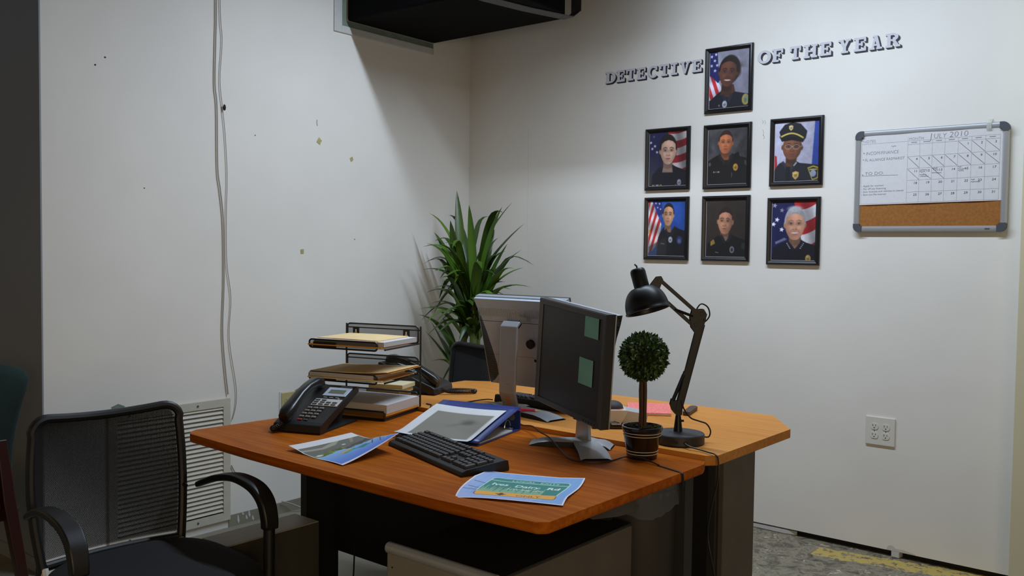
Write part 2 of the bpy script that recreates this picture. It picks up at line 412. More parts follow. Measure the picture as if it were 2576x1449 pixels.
# ------------------------------------------------------------------ return-air grille
g = thing('vent_grille', 'off white louvred vent grille low in the left wall', 'vent', (0,-1.93,.04))
m = MB(); W, H, B = .575, .567, .036
x0 = .002
for poly in ([(-W/2,0),(W/2,0),(W/2-B,B),(-W/2+B,B)], [(W/2,0),(W/2,H),(W/2-B,H-B),(W/2-B,B)], [(W/2,H),(-W/2,H),(-W/2+B,H-B),(W/2-B,H-B)], [(-W/2,H),(-W/2,0),(-W/2+B,B),(-W/2+B,H-B)]):
    m.prism(poly, 0, .012, 0, frame((x0,0,0),(0,1,0),(0,0,1),(1,0,0)))
m.build('grille_frame', M_['ventpaint'], g, bev=.002)
m = MB(); n = 25
for i in range(n):
    z = B+(H-2*B)*(i+.5)/n
    m.add([(.001,-W/2+B,z+.012),(.012,-W/2+B,z-.003),(.013,-W/2+B,z-.001),(.002,-W/2+B,z+.014),(.001,W/2-B,z+.012),(.012,W/2-B,z-.003),(.013,W/2-B,z-.001),(.002,W/2-B,z+.014)],
          [(0,1,5,4),(1,2,6,5),(2,3,7,6),(3,0,4,7),(0,3,2,1),(4,5,6,7)])
m.build('louvres', M_['ventpaint'], g)
MB().add([(.0008,-W/2+B,B),(.0008,W/2-B,B),(.0008,W/2-B,H-B),(.0008,-W/2+B,H-B)], [(0,1,2,3)]).build('backing', M_['deskblk'], g)
for y, z in ((.12,H-.018),(-.2,H-.018),(.12,.018),(-.2,.018)):
    MB().tube([(.0135,y,z),(.016,y,z)], .005, 10).build('screw', M_['tapegrey'], g)

# ------------------------------------------------------------------ power outlets
def outlet(name, label, loc, mtx, pl, rc, w=.118, h=.122, tilt=0):
    t = thing(name, label, 'outlet', loc)
    F = frame((0,0,0), *mtx) @ RZ(tilt)       # local x along the wall, y up, z out of the wall
    m = MB(); m.box(-w/2,w/2,-h/2,h/2,0,.007,0,F); m.build('cover_plate', pl, t, bev=.003, seg=2)
    for cx in (-.024,.024):
        for cy in (-.0195,.0195):
            m = MB(); poly = []
            for k in range(20):
                a = 2*PI*k/20; poly.append((cx+.0165*math.cos(a), cy+max(-.0135,min(.0135,.0168*math.sin(a)))))
            m.prism(poly, .006, .0092, 0, F); r = m.build('receptacle', rc, t)
            m = MB()
            m.box(cx-.0075,cx-.0055,cy+.0,cy+.009,.0088,.0096,0,F); m.box(cx+.0048,cx+.0068,cy+.001,cy+.008,.0088,.0096,0,F)
            m.tube([tuple(F @ Vector((cx,cy-.006,.0088))), tuple(F @ Vector((cx,cy-.006,.0096)))], .0026, 8)
            m.build('slots', M_['blackm'], r)
        m = MB(); m.tube([tuple(F @ Vector((cx,0,.0065))), tuple(F @ Vector((cx,0,.0082)))], .0022, 8); m.build('screw', M_['tapegrey'], t)
    return t
outlet('wall_outlet', 'white four socket outlet low on the right wall', (2.422,-.0005,.541), ((1,0,0),(0,0,1),(0,-1,0)), M_['white'], M_['white'], .124, .124)
o = outlet('wall_outlet', 'yellowed ivory outlet on the left wall behind the telephone', (.0005,-1.295,.535), ((0,1,0),(0,0,1),(1,0,0)), M_['cream'], M_['cream'], .116, .122)
m = MB(); m.box(.0,.003,-.068,-.05,-.066,.066); m.build('plate_edge', M_['white'], o)
# ------------------------------------------------------------------ slab-serif letters
def R_(x0,x1,y0,y1): return [(x0,y0),(x1,y0),(x1,y1),(x0,y1)]
def arc(cx,cy,rx,ry,ix,iy,a0,a1,n=14):
    out = []
    for i in range(n):
        a, b = math.radians(a0+(a1-a0)*i/n), math.radians(a0+(a1-a0)*(i+1)/n)
        out.append([(cx+ix*math.cos(a),cy+iy*math.sin(a)),(cx+rx*math.cos(a),cy+ry*math.sin(a)),(cx+rx*math.cos(b),cy+ry*math.sin(b)),(cx+ix*math.cos(b),cy+iy*math.sin(b))])
    return out
GL = {
 'I': (.6,[R_(.19,.41,0,1),R_(0,.6,0,.16),R_(0,.6,.84,1)]),
 'T': (.86,[R_(.32,.54,0,1),R_(0,.86,.83,1),R_(0,.14,.62,1),R_(.72,.86,.62,1),R_(.16,.7,0,.15)]),
 'E': (.8,[R_(.1,.32,0,1),R_(0,.8,.84,1),R_(0,.8,0,.16),R_(.3,.56,.43,.57),R_(.66,.8,.66,1),R_(.66,.8,0,.34),R_(.46,.58,.35,.65)]),
 'F': (.8,[R_(.1,.32,0,1),R_(0,.8,.84,1),R_(0,.5,0,.15),R_(.3,.56,.43,.57),R_(.66,.8,.66,1),R_(.46,.58,.35,.65)]),
 'H': (.92,[R_(.1,.31,0,1),R_(.61,.82,0,1),R_(.3,.62,.43,.57),R_(0,.41,0,.15),R_(.51,.92,0,.15),R_(0,.41,.85,1),R_(.51,.92,.85,1)]),
 'D': (.88,[R_(.1,.32,0,1),R_(0,.4,0,.16),R_(0,.4,.84,1)]+arc(.38,.5,.5,.5,.27,.34,-90,90)),
 'O': (.92,arc(.46,.5,.46,.52,.24,.34,0,360,28)),
 'C': (.86,arc(.45,.5,.45,.52,.24,.34,48,318,22)+[R_(.66,.8,.62,.98)]),
 'V': (.92,[[(.08,1),(.33,1),(.53,0),(.39,0)],[(.84,1),(.64,1),(.39,0),(.53,0)],R_(0,.42,.86,1),R_(.54,.92,.86,1)]),
 'Y': (.92,[[(.08,1),(.32,1),(.56,.48),(.36,.42)],[(.84,1),(.64,1),(.38,.48),(.56,.42)],R_(.35,.57,0,.5),R_(0,.4,.86,1),R_(.54,.92,.86,1),R_(.2,.72,0,.14)]),
 'A': (.92,[[(.12,0),(.28,0),(.53,1),(.37,1)],[(.58,0),(.82,0),(.57,1),(.35,1)],R_(.26,.66,.26,.39),R_(0,.38,0,.14),R_(.5,.92,0,.14),R_(.24,.56,.88,1)]),
 'R': (.94,[R_(.1,.32,0,1),R_(0,.44,.85,1),R_(0,.44,0,.15),R_(.3,.44,.44,.58)]+arc(.42,.72,.4,.28,.18,.14,-90,90,12)+[[(.4,.5),(.62,.5),(.88,.08),(.64,.08)],R_(.62,.94,0,.15)]),
}
def hull(pts):
    pts = sorted(set((round(x,5),round(y,5)) for x,y in pts))
    def half(p):
        h = []
        for q in p:
            while len(h) > 1 and (h[-1][0]-h[-2][0])*(q[1]-h[-2][1])-(h[-1][1]-h[-2][1])*(q[0]-h[-2][0]) <= 0: h.pop()
            h.append(q)
        return h
    a = half(pts); b = half(pts[::-1]); return a[:-1]+b[:-1]
m_face = mat('letter_grey', (196,194,200), .55, var=.06, scale=60)
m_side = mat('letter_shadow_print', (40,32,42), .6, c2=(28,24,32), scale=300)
LET = [('D',.967,1.037,'DETECTIVE'),('E',1.034,1.093,'DETECTIVE'),('T',1.093,1.155,'DETECTIVE'),('E',1.158,1.218,'DETECTIVE'),('C',1.223,1.289,'DETECTIVE'),('T',1.292,1.354,'DETECTIVE'),('I',1.358,1.400,'DETECTIVE'),('V',1.407,1.471,'DETECTIVE'),('E',1.475,1.534,'DETECTIVE'),
       ('O',1.816,1.890,'OF'),('F',1.887,1.947,'OF'),('T',1.972,2.032,'THE'),('H',2.037,2.107,'THE'),('E',2.110,2.170,'THE'),('Y',2.193,2.257,'YEAR'),('E',2.262,2.322,'YEAR'),('A',2.328,2.390,'YEAR'),('R',2.396,2.464,'YEAR')]
seen = {}
jit = random.Random(3)
for ch, xa, xb, word in LET:
    w, ps = GL[ch]; S = .008; ht = .0595; sx = (xb-xa-S)/w
    k = seen[(word,ch)] = seen.get((word,ch),0)+1
    tot = sum(1 for c,_,_,wd in LET if wd == word and c == ch)
    order = '' if tot == 1 else ('first ','second ','third ')[k-1]
    t = thing('sign_letter', 'grey slab-serif letter %s with dark drop shadow, %s%s of the word %s' % (ch, order, ch, word), 'letter', (xa,-.0005,2.1905+jit.uniform(-.0012,.0012)), 0, 'sign lettering on the right wall')
    F = frame((0,0,0),(1,0,0),(0,0,1),(0,-1,0)) @ RZ(jit.uniform(-.012,.012))
    f = MB(); d = MB()
    for i, p in enumerate(ps):
        q = [(x*sx, y*ht) for x,y in p]
        f.prism(q, .0014, .0030+.00002*i, 0, F)
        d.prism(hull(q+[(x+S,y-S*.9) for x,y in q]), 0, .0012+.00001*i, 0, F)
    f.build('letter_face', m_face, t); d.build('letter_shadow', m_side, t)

# ------------------------------------------------------------------ small painter for printed pictures: colours are stored on the vertices of the sheet
class Ras:
    def __init__(s, w, h, bg, ss=2):
        s.ss = ss; s.w, s.h = w*ss, h*ss; s.asp = h/w
        s.X, s.Y = np.meshgrid((np.arange(s.w)+.5)/s.w, (np.arange(s.h)+.5)/s.w)   # x 0..1, y 0..asp downwards
        s.a = np.zeros((s.h, s.w, 3)); s.a[:] = np.array(bg[:3], float)
    def put(s, mask, col, al=1.0):
        mk = (mask.astype(float)*al)[..., None]
        c = np.array(col, float) if not isinstance(col, np.ndarray) else col
        s.a = s.a*(1-mk)+c*mk
    def soft(s, d, e): return np.clip(.5-d/max(e,1e-6), 0, 1)
    def ell(s, cx, cy, rx, ry, col, e=.02, rot=0, al=1, clip=None):
        dx, dy = s.X-cx, s.Y-cy; c, q = math.cos(rot), math.sin(rot)
        u, v = (dx*c+dy*q)/rx, (-dx*q+dy*c)/ry
        mk = s.soft((np.sqrt(u*u+v*v)-1)*min(rx,ry), e)
        if clip is not None: mk = mk*clip
        s.put(mk, col, al); return mk
    def polymask(s, pts):
        ins = np.zeros(s.X.shape, bool); n = len(pts)
        for i in range(n):
            (x0,y0),(x1,y1) = pts[i], pts[(i+1)%n]
            if y0 == y1: continue
            c = ((y0 > s.Y) != (y1 > s.Y)) & (s.X < (x1-x0)*(s.Y-y0)/(y1-y0)+x0)
            ins ^= c
        return ins.astype(float)
    def poly(s, pts, col, al=1, blur=0, clip=None):
        mk = s.polymask(pts)
        for _ in range(blur):
            p = np.pad(mk,1,mode='edge'); mk = (p[:-2,1:-1]+p[2:,1:-1]+p[1:-1,:-2]+p[1:-1,2:]+mk)/5
        if clip is not None: mk = mk*clip
        s.put(mk, col, al); return mk
    def line(s, p, q, w, col, al=1):
        d = np.array(q)-np.array(p); L = np.dot(d,d)+1e-9
        t = np.clip(((s.X-p[0])*d[0]+(s.Y-p[1])*d[1])/L,0,1)
        dist = np.hypot(s.X-p[0]-t*d[0], s.Y-p[1]-t*d[1])
        s.put(s.soft(dist-w/2, 1.2/s.w), col, al)
    def star(s, cx, cy, r, col, rot=0, clip=None):
        pts = [(cx+(r if k%2==0 else r*.42)*math.sin(rot+k*PI/5), cy-(r if k%2==0 else r*.42)*math.cos(rot+k*PI/5)) for k in range(10)]
        s.poly(pts, col, 1, 0, clip)
    def tris(s, tris, col, fn=None):
        for t in tris:
            if fn: t = [fn(*p) for p in t]
            s.put(s.polymask(t), col)
    def mottled(s, amp, seed, cells=9):
        r = np.random.RandomState(seed); g = r.rand(cells+2, cells+2)
        fx = s.X*cells; fy = s.Y/s.asp*cells; ix, iy = fx.astype(int), fy.astype(int); tx, ty = fx-ix, fy-iy
        n = (g[iy,ix]*(1-tx)+g[iy,ix+1]*tx)*(1-ty)+(g[iy+1,ix]*(1-tx)+g[iy+1,ix+1]*tx)*ty
        s.a *= (1+amp*(n-.5))[..., None]
    def colors(s):
        a = s.a.reshape(s.h//s.ss, s.ss, s.w//s.ss, s.ss, 3).mean((1,3))
        a = np.clip(a,0,255)/255
        l = np.where(a <= .04045, a/12.92, ((a+.055)/1.055)**2.4)
        return np.concatenate([l, np.ones(l.shape[:2]+(1,))], 2)
def sheet(r, fn):
    """mesh of one vertex per picture cell; fn(u,v) -> position, u to the right, v downwards, both 0..1"""
    c = r.colors(); h, w = c.shape[:2]; m = MB()
    m.v = [fn(i/(w-1), j/(h-1)) for j in range(h) for i in range(w)]
    m.f = [(j*w+i, (j+1)*w+i, (j+1)*w+i+1, j*w+i+1) for j in range(h-1) for i in range(w-1)]; m.m = [0]*len(m.f)
    m.col = c.reshape(-1,4); return m

_tc = {}
def text_tris(s, size=1.0, align='LEFT', bold=0):
    key = (s, align, bold)
    if key not in _tc:
        cu = bpy.data.curves.new('t', 'FONT'); cu.body = s; cu.size = 1; cu.align_x = align; cu.resolution_u = 3; cu.offset = bold
        o = bpy.data.objects.new('t', cu); COL.objects.link(o)
        bpy.context.view_layer.update()
        me = o.evaluated_get(bpy.context.evaluated_depsgraph_get()).to_mesh()
        me.calc_loop_triangles()
        _tc[key] = [[(me.vertices[i].co.x, me.vertices[i].co.y) for i in t.vertices] for t in me.loop_triangles]
        bpy.data.objects.remove(o); bpy.data.curves.remove(cu)
    return [[(x*size, y*size) for x,y in t] for t in _tc[key]]
def add_text(m, s, size, F, mi=0, align='LEFT', bold=0, sx=1, shear=0):
    for t in text_tris(s, size, align, bold): m.add([(x*sx+y*shear,y,0) for x,y in t], [(0,1,2)], mi, F)

# ------------------------------------------------------------------ portraits
def stripes(r, region, a, n, w, amp, c1=(176,34,44), c2=(214,210,214), ph=0, curve=0):
    mk = r.polymask(region)
    t = (r.X*math.cos(a)+r.Y*math.sin(a)+curve*np.sin(r.X*5+ph))/w
    red = (np.floor(t) % 2 == 0)
    sh = 1+amp*np.sin((r.X*math.sin(a)-r.Y*math.cos(a))*14+ph)
    col = np.where(red[...,None], np.array(c1,float), np.array(c2,float))*sh[...,None]
    m3 = mk[...,None]; r.a = r.a*(1-m3)+col*m3
def shoulders(r, cx, ny, lx, ly, rx, ry, col, neckw=.10, collar=None):
    A = r.asp
    r.poly([(cx-neckw,ny),(cx-neckw*1.7,ny+.05),(lx,ly),(lx-.05,A+.1),(rx+.05,A+.1),(rx,ry),(cx+neckw*1.7,ny+.05),(cx+neckw,ny),(cx,ny+.16)], col, 1, 1)
    c2 = collar or tuple(min(255,x*1.5+6) for x in col)
    r.poly([(cx-neckw,ny-.015),(cx-neckw*1.35,ny+.04),(cx-.05,ny+.2),(cx,ny+.15)], c2, .8)
    r.poly([(cx+neckw,ny-.015),(cx+neckw*1.35,ny+.04),(cx+.05,ny+.2),(cx,ny+.15)], c2, .8)
    r.line((cx,ny+.16),(cx+.01,A),.008,tuple(x*.5 for x in col),.8)
def face(r, cx, cy, w, h, skin, rot=0, smile=0, brow=(40,30,26), light=.25, lip=None, lit=-1, jaw=.82, age=0, eyes=(40,30,26), turn=0):
    sk = np.array(skin,float); dk = tuple(sk*.62); md = tuple(sk*.82)
    c, q = math.cos(rot), math.sin(rot)
    P = lambda x, y: (cx+(x*w*c-y*h*q), cy+(x*w*q+y*h*c))      # x,y in -1..1 face space
    r.poly([P(-.60,.5),P(.60,.5),P(.54,1.1),P(.66,1.6),P(-.66,1.6),P(-.54,1.1)], tuple(sk*.72), 1, 2)
    r.poly([P(-.60,.7),P(.60,.7),P(.56,1.22),P(0,1.38),P(-.56,1.22)], tuple(sk*.5), .6, 8)
    for s_ in (-1,1):
        ex, ey = P(s_*1.02,.03); r.ell(ex,ey,w*.13,h*.2,md,.01,rot)
    # skull + jaw
    pts = [P(math.copysign(abs(math.sin(t))**.84,math.sin(t))*(1 if math.cos(t) > 0 else 1-(1-jaw)*(-math.cos(t))**1.5), -math.cos(t)) for t in np.linspace(0,2*PI,48,endpoint=False)]
    mk = r.polymask(pts)
    u = ((r.X-cx)*c+(r.Y-cy)*q)/w; v = (-(r.X-cx)*q+(r.Y-cy)*c)/h
    sh = 1.06-light*.9*np.clip(u*(-lit)*.5+.15,0,1)-.22*np.clip(np.abs(u)-.55,0,1)-.25*np.clip(v-.6,0,1)+.10*np.exp(-((u+.2*turn)**2*5+(v+.55)**2*6))
    sh += .10*np.exp(-((np.abs(u)-.42)**2*18+(v-.22)**2*16))-.20*np.exp(-((np.abs(u)-.40)**2*14+(v+.08)**2*60))-.10*np.exp(-((np.abs(u)-.62)**2*16+(v-.55)**2*7))-.16*np.exp(-((u)**2*8+(v-.72)**2*160))
    col = sk*sh[...,None]; m3 = mk[...,None]; r.a = r.a*(1-m3)+col*m3
    t = turn*.12
    for s_ in (-1,1):
        ex, ey = P(s_*.40+t,-.06)
        r.ell(ex,ey,w*.27,h*.115,dk,.03,rot,.55)
        r.ell(ex,ey,w*.155,h*.05,tuple(np.minimum(225,sk*.55+92)),.008,rot,.6); r.ell(ex+w*.02*turn,ey,w*.075,h*.056,eyes,.005,rot)
        r.line(P(s_*.58+t,-.10),P(s_*.24+t,-.10),.009,tuple(sk*.35),.8)
        r.line(P(s_*.64+t,-.21),P(s_*.40+t,-.285),.017,brow,.85); r.line(P(s_*.40+t,-.285),P(s_*.17+t,-.235),.017,brow,.85)
    r.poly([P(-.10+t,-.05),P(.10+t,-.05),P(.20+t,.30),P(-.20+t,.30)], md, .3, 4)
    r.ell(*P(t*1.4-.03,.2),w*.10,h*.10,tuple(np.minimum(255,sk*1.15)),.03,rot,.5)
    for s_ in (-1,1): r.ell(*P(s_*.15+t,.31),w*.085,h*.04,dk,.02,rot,.75)
    r.ell(*P(t,.355),w*.17,h*.03,dk,.02,rot,.4)
    lp = lip or tuple(sk*np.array([.86,.6,.58]))
    if smile:
        r.ell(*P(t,.55),w*.40,h*.105,lp,.015,rot,.9)
        r.ell(*P(t,.535),w*.34,h*.058,(228,222,216),.014,rot)
        r.poly([P(-.46+t,.36),P(.46+t,.36),P(.44+t,.46),P(.2+t,.505),P(-.2+t,.505),P(-.44+t,.46)], tuple(sk*.93), .92, 2)
        for s_ in (-1,1): r.line(P(s_*.30+t,.30),P(s_*.52+t,.56),.010,dk,.6)
    else:
        r.ell(*P(t,.57),w*.30,h*.065,lp,.012,rot,.85); r.line(P(-.29+t,.565),P(.29+t,.56),.008,tuple(sk*.42),.85)
        for s_ in (-1,1): r.line(P(s_*.26+t,.33),P(s_*.40+t,.5),.007,dk,.3+age*.3)
    r.ell(*P(t,.80),w*.22,h*.07,tuple(np.minimum(255,sk*1.07)),.04,rot,.35)
    return P
def hair(r, P, col, top=-1.16, side=1.08, line=-.5, bot=.0, part=0, blur=1):
    out = [P(-side,bot)]+[P(side*math.cos(t), -.15+(top+.15)*math.sin(t)) for t in np.linspace(PI,0,18)]+[P(side,bot)]
    inn = [P(.92,-.1),P(.86,line*.9),P(.5,line*1.25),P(part,line*1.4),P(-.5,line*1.25),P(-.86,line*.9),P(-.92,-.1)]
    r.poly(out+inn, col, 1, blur)
def badge(r, cx, cy, s_, col, kind=0):
    dk = tuple(x*.55 for x in col); lt = tuple(min(255,x*1.25) for x in col)
    if kind == 0:
        r.ell(cx,cy,s_,s_*1.35,col,.006); r.ell(cx,cy+s_*.1,s_*.5,s_*.55,dk,.01,0,.7); r.ell(cx-s_*.25,cy-s_*.55,s_*.4,s_*.35,lt,.02,0,.7)
    elif kind == 1:
        r.poly([(cx-s_,cy-s_*.9),(cx,cy-s_*1.25),(cx+s_,cy-s_*.9),(cx+s_*.9,cy+s_*.4),(cx,cy+s_*1.3),(cx-s_*.9,cy+s_*.4)], col); r.ell(cx,cy,s_*.5,s_*.5,dk,.01,0,.6); r.ell(cx-s_*.2,cy-s_*.6,s_*.5,s_*.25,lt,.02,0,.7)
def ribbons(r, x, y, n=3):
    cs = [(206,200,120),(60,70,150),(200,60,60),(220,220,220),(70,120,80),(190,150,70)]
    for i in range(n*3):
        r.poly([(x+i*.028,y),(x+i*.028+.024,y),(x+i*.028+.024,y+.03),(x+i*.028,y+.03)], cs[(i*2+i//3)%6], .9)
RW, RH = 112, 146
def pic_a():       # smiling officer before a flag, hair blown to the right
    r = Ras(RW,RH,(150,148,166)); r.mottled(.18,1)
    blue = [(0,0),(.20,0),(.22,.30),(.30,.62),(.22,.72),(.05,.56),(0,.54)]
    stripes(r,[(0,.5),(.06,.52),(.26,.74),(.34,.9),(.2,1.05),(0,1.1)],-.35,0,.085,.12,(190,40,56),(214,208,222))
    r.poly(blue,(34,36,96)); b = r.polymask(blue)
    for x,y in ((.05,.10),(.16,.06),(.13,.20),(.05,.31),(.19,.31),(.14,.43)): r.star(x,y,.045,(206,206,222),.2,b)
    for k in range(9): r.ell(.70+.014*k,.30+.012*k,.10,.03,(58,44,42),.05,-.5+.1*k,.16)
    r.ell(.51,.44,.262,.33,(34,22,20),.03,.12); r.ell(.70,.42,.09,.19,(40,26,22),.05,-.2,.8)
    shoulders(r,.44,.90,-.02,1.14,1.02,1.04,(22,22,36),.12,(40,40,58))
    r.poly([(.36,.80),(.62,.78),(.66,.95),(.5,1.06),(.36,1.02)],(84,50,40),1,1)
    P = face(r,.475,.50,.225,.325,(104,62,46),.10,1,(26,16,14),.35,(110,44,44),-1,.86,0,(20,14,12))
    hair(r,P,(30,20,18),-1.13,1.1,-.56)
    shoulders(r,.47,.99,-.02,1.18,1.02,1.08,(24,24,38),.10,(42,42,60))
    badge(r,.40,1.22,.062,(176,178,190)); r.ell(.26,1.24,.02,.025,(120,120,130),.01)
    r.ell(.92,1.15,.09,.125,(190,170,84),.008); r.ell(.93,1.15,.06,.085,(120,160,170),.02,0,.6); r.ell(.92,1.17,.03,.05,(90,120,70),.02,0,.7)
    return r
def pic_b():       # serious officer, dark hair pulled back, flag behind
    r = Ras(RW,RH,(40,38,46))
    b = r.polymask([(0,0),(.42,0),(.30,1.44),(0,1.44)]); r.poly([(0,0),(.45,0),(.3,.9),(0,1.0)],(30,30,74),1,3)
    for x,y in ((.04,.24),(.15,.33),(.08,.39),(.21,.48),(.12,.10)): r.star(x,y,.045,(200,202,226) if y > .2 else (90,90,120),.3,b)
    stripes(r,[(.5,0),(1.02,0),(1.02,1.0),(.6,1.0),(.55,.4)],1.35,0,.17,.25,(140,26,36),(176,168,170),.5,.06)
    r.poly([(.0,.95),(.27,.9),(.27,1.4),(0,1.4)],(52,52,58),.7,2); r.poly([(0,.6),(.26,.5),(.26,1.0),(0,1.1)],(54,54,62),.45,2)  # grey panels: glare of the glass painted into the print
    r.ell(.50,.42,.245,.36,(30,22,24),.02)
    shoulders(r,.50,.80,.10,1.02,1.04,.98,(17,17,30),.13,(28,28,44))
    P = face(r,.515,.47,.215,.32,(216,172,150),.03,0,(50,34,30),.25,(176,96,96),1,.78)
    hair(r,P,(34,24,24),-1.17,1.06,-.60,-.05)
    badge(r,.815,1.23,.055,(150,152,166)); r.line((.73,1.28),(.73,1.40),.018,(170,170,180),.8)
    ribbons(r,.10,1.27,3); r.poly([(.09,1.37),(.29,1.37),(.29,1.41),(.09,1.41)],(150,150,160)); r.poly([(.10,1.38),(.28,1.38),(.28,1.40),(.10,1.40)],(40,40,52))
    return r
def pic_c():       # ruddy officer, cropped hair, grey studio backdrop
    r = Ras(RW,RH,(70,68,72)); r.mottled(.5,4,7); r.mottled(.3,5,15)
    shoulders(r,.47,.60,.0,.76,1.0,.72,(22,19,22),.16,(38,34,38))
    r.poly([(.66,.62),(.78,.56),(.82,.74),(.7,.9)],(16,14,16),1,2)
    P = face(r,.455,.345,.175,.25,(196,116,78),.05,0,(120,70,44),.3,(176,84,70),-1,.9)
    hair(r,P,(58,36,28),-1.17,1.04,-.56,-.1)
    shoulders(r,.47,.66,.0,.80,1.0,.74,(23,20,22),.12,(44,40,44))
    badge(r,.71,.92,.062,(196,146,60)); ribbons(r,.15,1.0,2); r.line((.62,1.04),(.62,1.15),.014,(130,126,120),.8); r.ell(.42,1.37,.02,.02,(170,160,140),.01)
    r.poly([(.02,.80),(.08,.78),(.09,.86),(.03,.88)],(110,104,90),.7); r.poly([(.93,.76),(.98,.78),(.98,.9),(.92,.84)],(96,104,100),.6)
    return r
def pic_d():       # officer in peaked cap and glasses
    r = Ras(RW,RH,(186,184,206)); r.mottled(.1,8)
    r.poly([(.90,0),(1.02,0),(1.02,1.1),(.84,1.1)],(44,72,168),1,2); r.poly([(0,.72),(.05,.74),(.07,.98),(0,1.04)],(176,40,56),1,1)
    shoulders(r,.34,.86,-.02,1.08,1.06,.98,(32,32,42),.14,(52,52,64))
    P = face(r,.40,.555,.215,.275,(126,78,54),.06,0,(50,34,28),.3,(132,74,64),-1,.95)
    r.poly([(.10,.30),(.70,.36),(.64,.46),(.4,.40),(.16,.42)],(22,20,26),1,1)
    r.poly([(.10,.20),(.22,.05),(.40,.0),(.58,.05),(.73,.22),(.70,.38),(.62,.40),(.40,.31),(.17,.36),(.14,.33)],(26,25,32),1,1)
    for i in range(12):
        a, b = i/12, (i+1)/12; f = lambda t: (.15+.49*t, .325-.10*math.sin(PI*(t*.9+.05))+.05*t)
        r.line(f(a),f(b),.035,(206,186,92))
    r.poly([(.16,.37),(.40,.315),(.63,.40),(.60,.44),(.40,.375),(.20,.41)],(16,15,18))
    badge(r,.365,.13,.05,(206,186,130),1)
    for s_ in (-1,1): 
        x, y = P(s_*.42,-.03)
        for k in range(20): r.line((x+.075*math.cos(k*PI/10),y+.05*math.sin(k*PI/10)),(x+.075*math.cos((k+1)*PI/10),y+.05*math.sin((k+1)*PI/10)),.008,(196,186,190),.8)
    r.line(P(.85,-.06),P(1.15,-.12),.01,(190,186,190)); r.line(P(-.1,-.05),P(.1,-.05),.01,(180,176,180))
    shoulders(r,.34,.90,-.02,1.10,1.06,1.0,(34,34,44),.10,(54,54,66))
    r.poly([(.27,.98),(.36,.98),(.38,1.34),(.26,1.34)],(22,22,30)); r.line((.45,.96),(.50,.90),.03,(170,170,180))
    badge(r,.49,1.18,.075,(206,172,98),1)
    r.poly([(.75,1.02),(.88,.98),(1,1.02),(1,1.26),(.86,1.30)],(196,176,60)); r.poly([(.78,1.04),(.88,1.01),(.98,1.04),(.97,1.24),(.87,1.27)],(32,36,60)); r.ell(.88,1.15,.065,.075,(170,176,200),.008)
    r.poly([(.79,1.05),(.97,1.05),(.96,1.08),(.80,1.08)],(196,180,80))
    return r
def pic_e():       # officer against bright blue, flag at the left
    r = Ras(RW,RH,(40,84,176)); r.mottled(.25,11,6)
    stripes(r,[(-.02,0),(.10,0),(.36,.55),(.30,1.0),(.1,1.2),(-.02,1.25)],.35,0,.075,.2,(176,40,44),(210,200,200),0,.04)
    r.poly([(.12,0),(.36,0),(.40,.30),(.28,.36)],(36,48,120),1,1)
    for x,y in ((.2,.05),(.30,.06),(.25,.15),(.33,.19)): r.star(x,y,.032,(196,200,220),.3)
    r.poly([(.0,.66),(.06,.70),(.06,.80),(0,.78)],(206,150,40),.8,1)
    shoulders(r,.60,.60,.28,.86,1.0,.72,(22,22,28),.12,(34,34,42))
    P = face(r,.545,.335,.145,.255,(214,158,122),.04,0,(50,34,28),.35,(180,110,96),1,.84,0,(40,28,22),-.6)
    hair(r,P,(34,26,24),-1.14,1.06,-.58,-.05)
    shoulders(r,.59,.66,.28,.90,1.0,.74,(22,22,28),.10,(36,36,44))
    r.poly([(.0,1.1),(.5,.85),(.5,1.44),(0,1.44)],(58,56,58),.55,6)  # soft grey wedge is a glass reflection put into the picture colours
    badge(r,.61,.92,.055,(186,188,196)); r.ell(.85,.93,.075,.10,(44,56,120),.01); r.ell(.85,.95,.045,.055,(120,126,150),.02,0,.8); r.poly([(.35,1.0),(.45,1.01),(.45,1.03),(.35,1.02)],(120,116,112))
    return r
def pic_f():       # officer before a dark brown backdrop
    r = Ras(RW,RH,(52,42,38)); r.mottled(.25,14,6)
    shoulders(r,.50,.78,.05,1.0,.99,.92,(20,20,22),.13,(32,32,36))
    P = face(r,.485,.50,.185,.29,(190,132,104),.05,0,(70,46,36),.45,(170,96,80),-1,.80,1,(40,34,30),-.5)
    hair(r,P,(46,32,28),-1.16,1.04,-.54,-.15)
    shoulders(r,.51,.80,.05,1.04,.99,.96,(21,21,23),.11,(36,36,40))
    r.poly([(.46,.84),(.54,.84),(.52,.93),(.49,.93)],(120,116,114),.8)
    badge(r,.665,1.14,.058,(130,134,140)); r.ell(.665,1.14,.03,.045,(40,46,64),.02)
    r.poly([(.12,.96),(.20,.90),(.24,1.0),(.12,1.06)],(150,120,60)); r.poly([(.90,.98),(.98,.98),(.98,1.14),(.9,1.10)],(50,70,64),.7); r.poly([(.24,1.19),(.33,1.2),(.33,1.22),(.24,1.21)],(110,106,100))
    return r
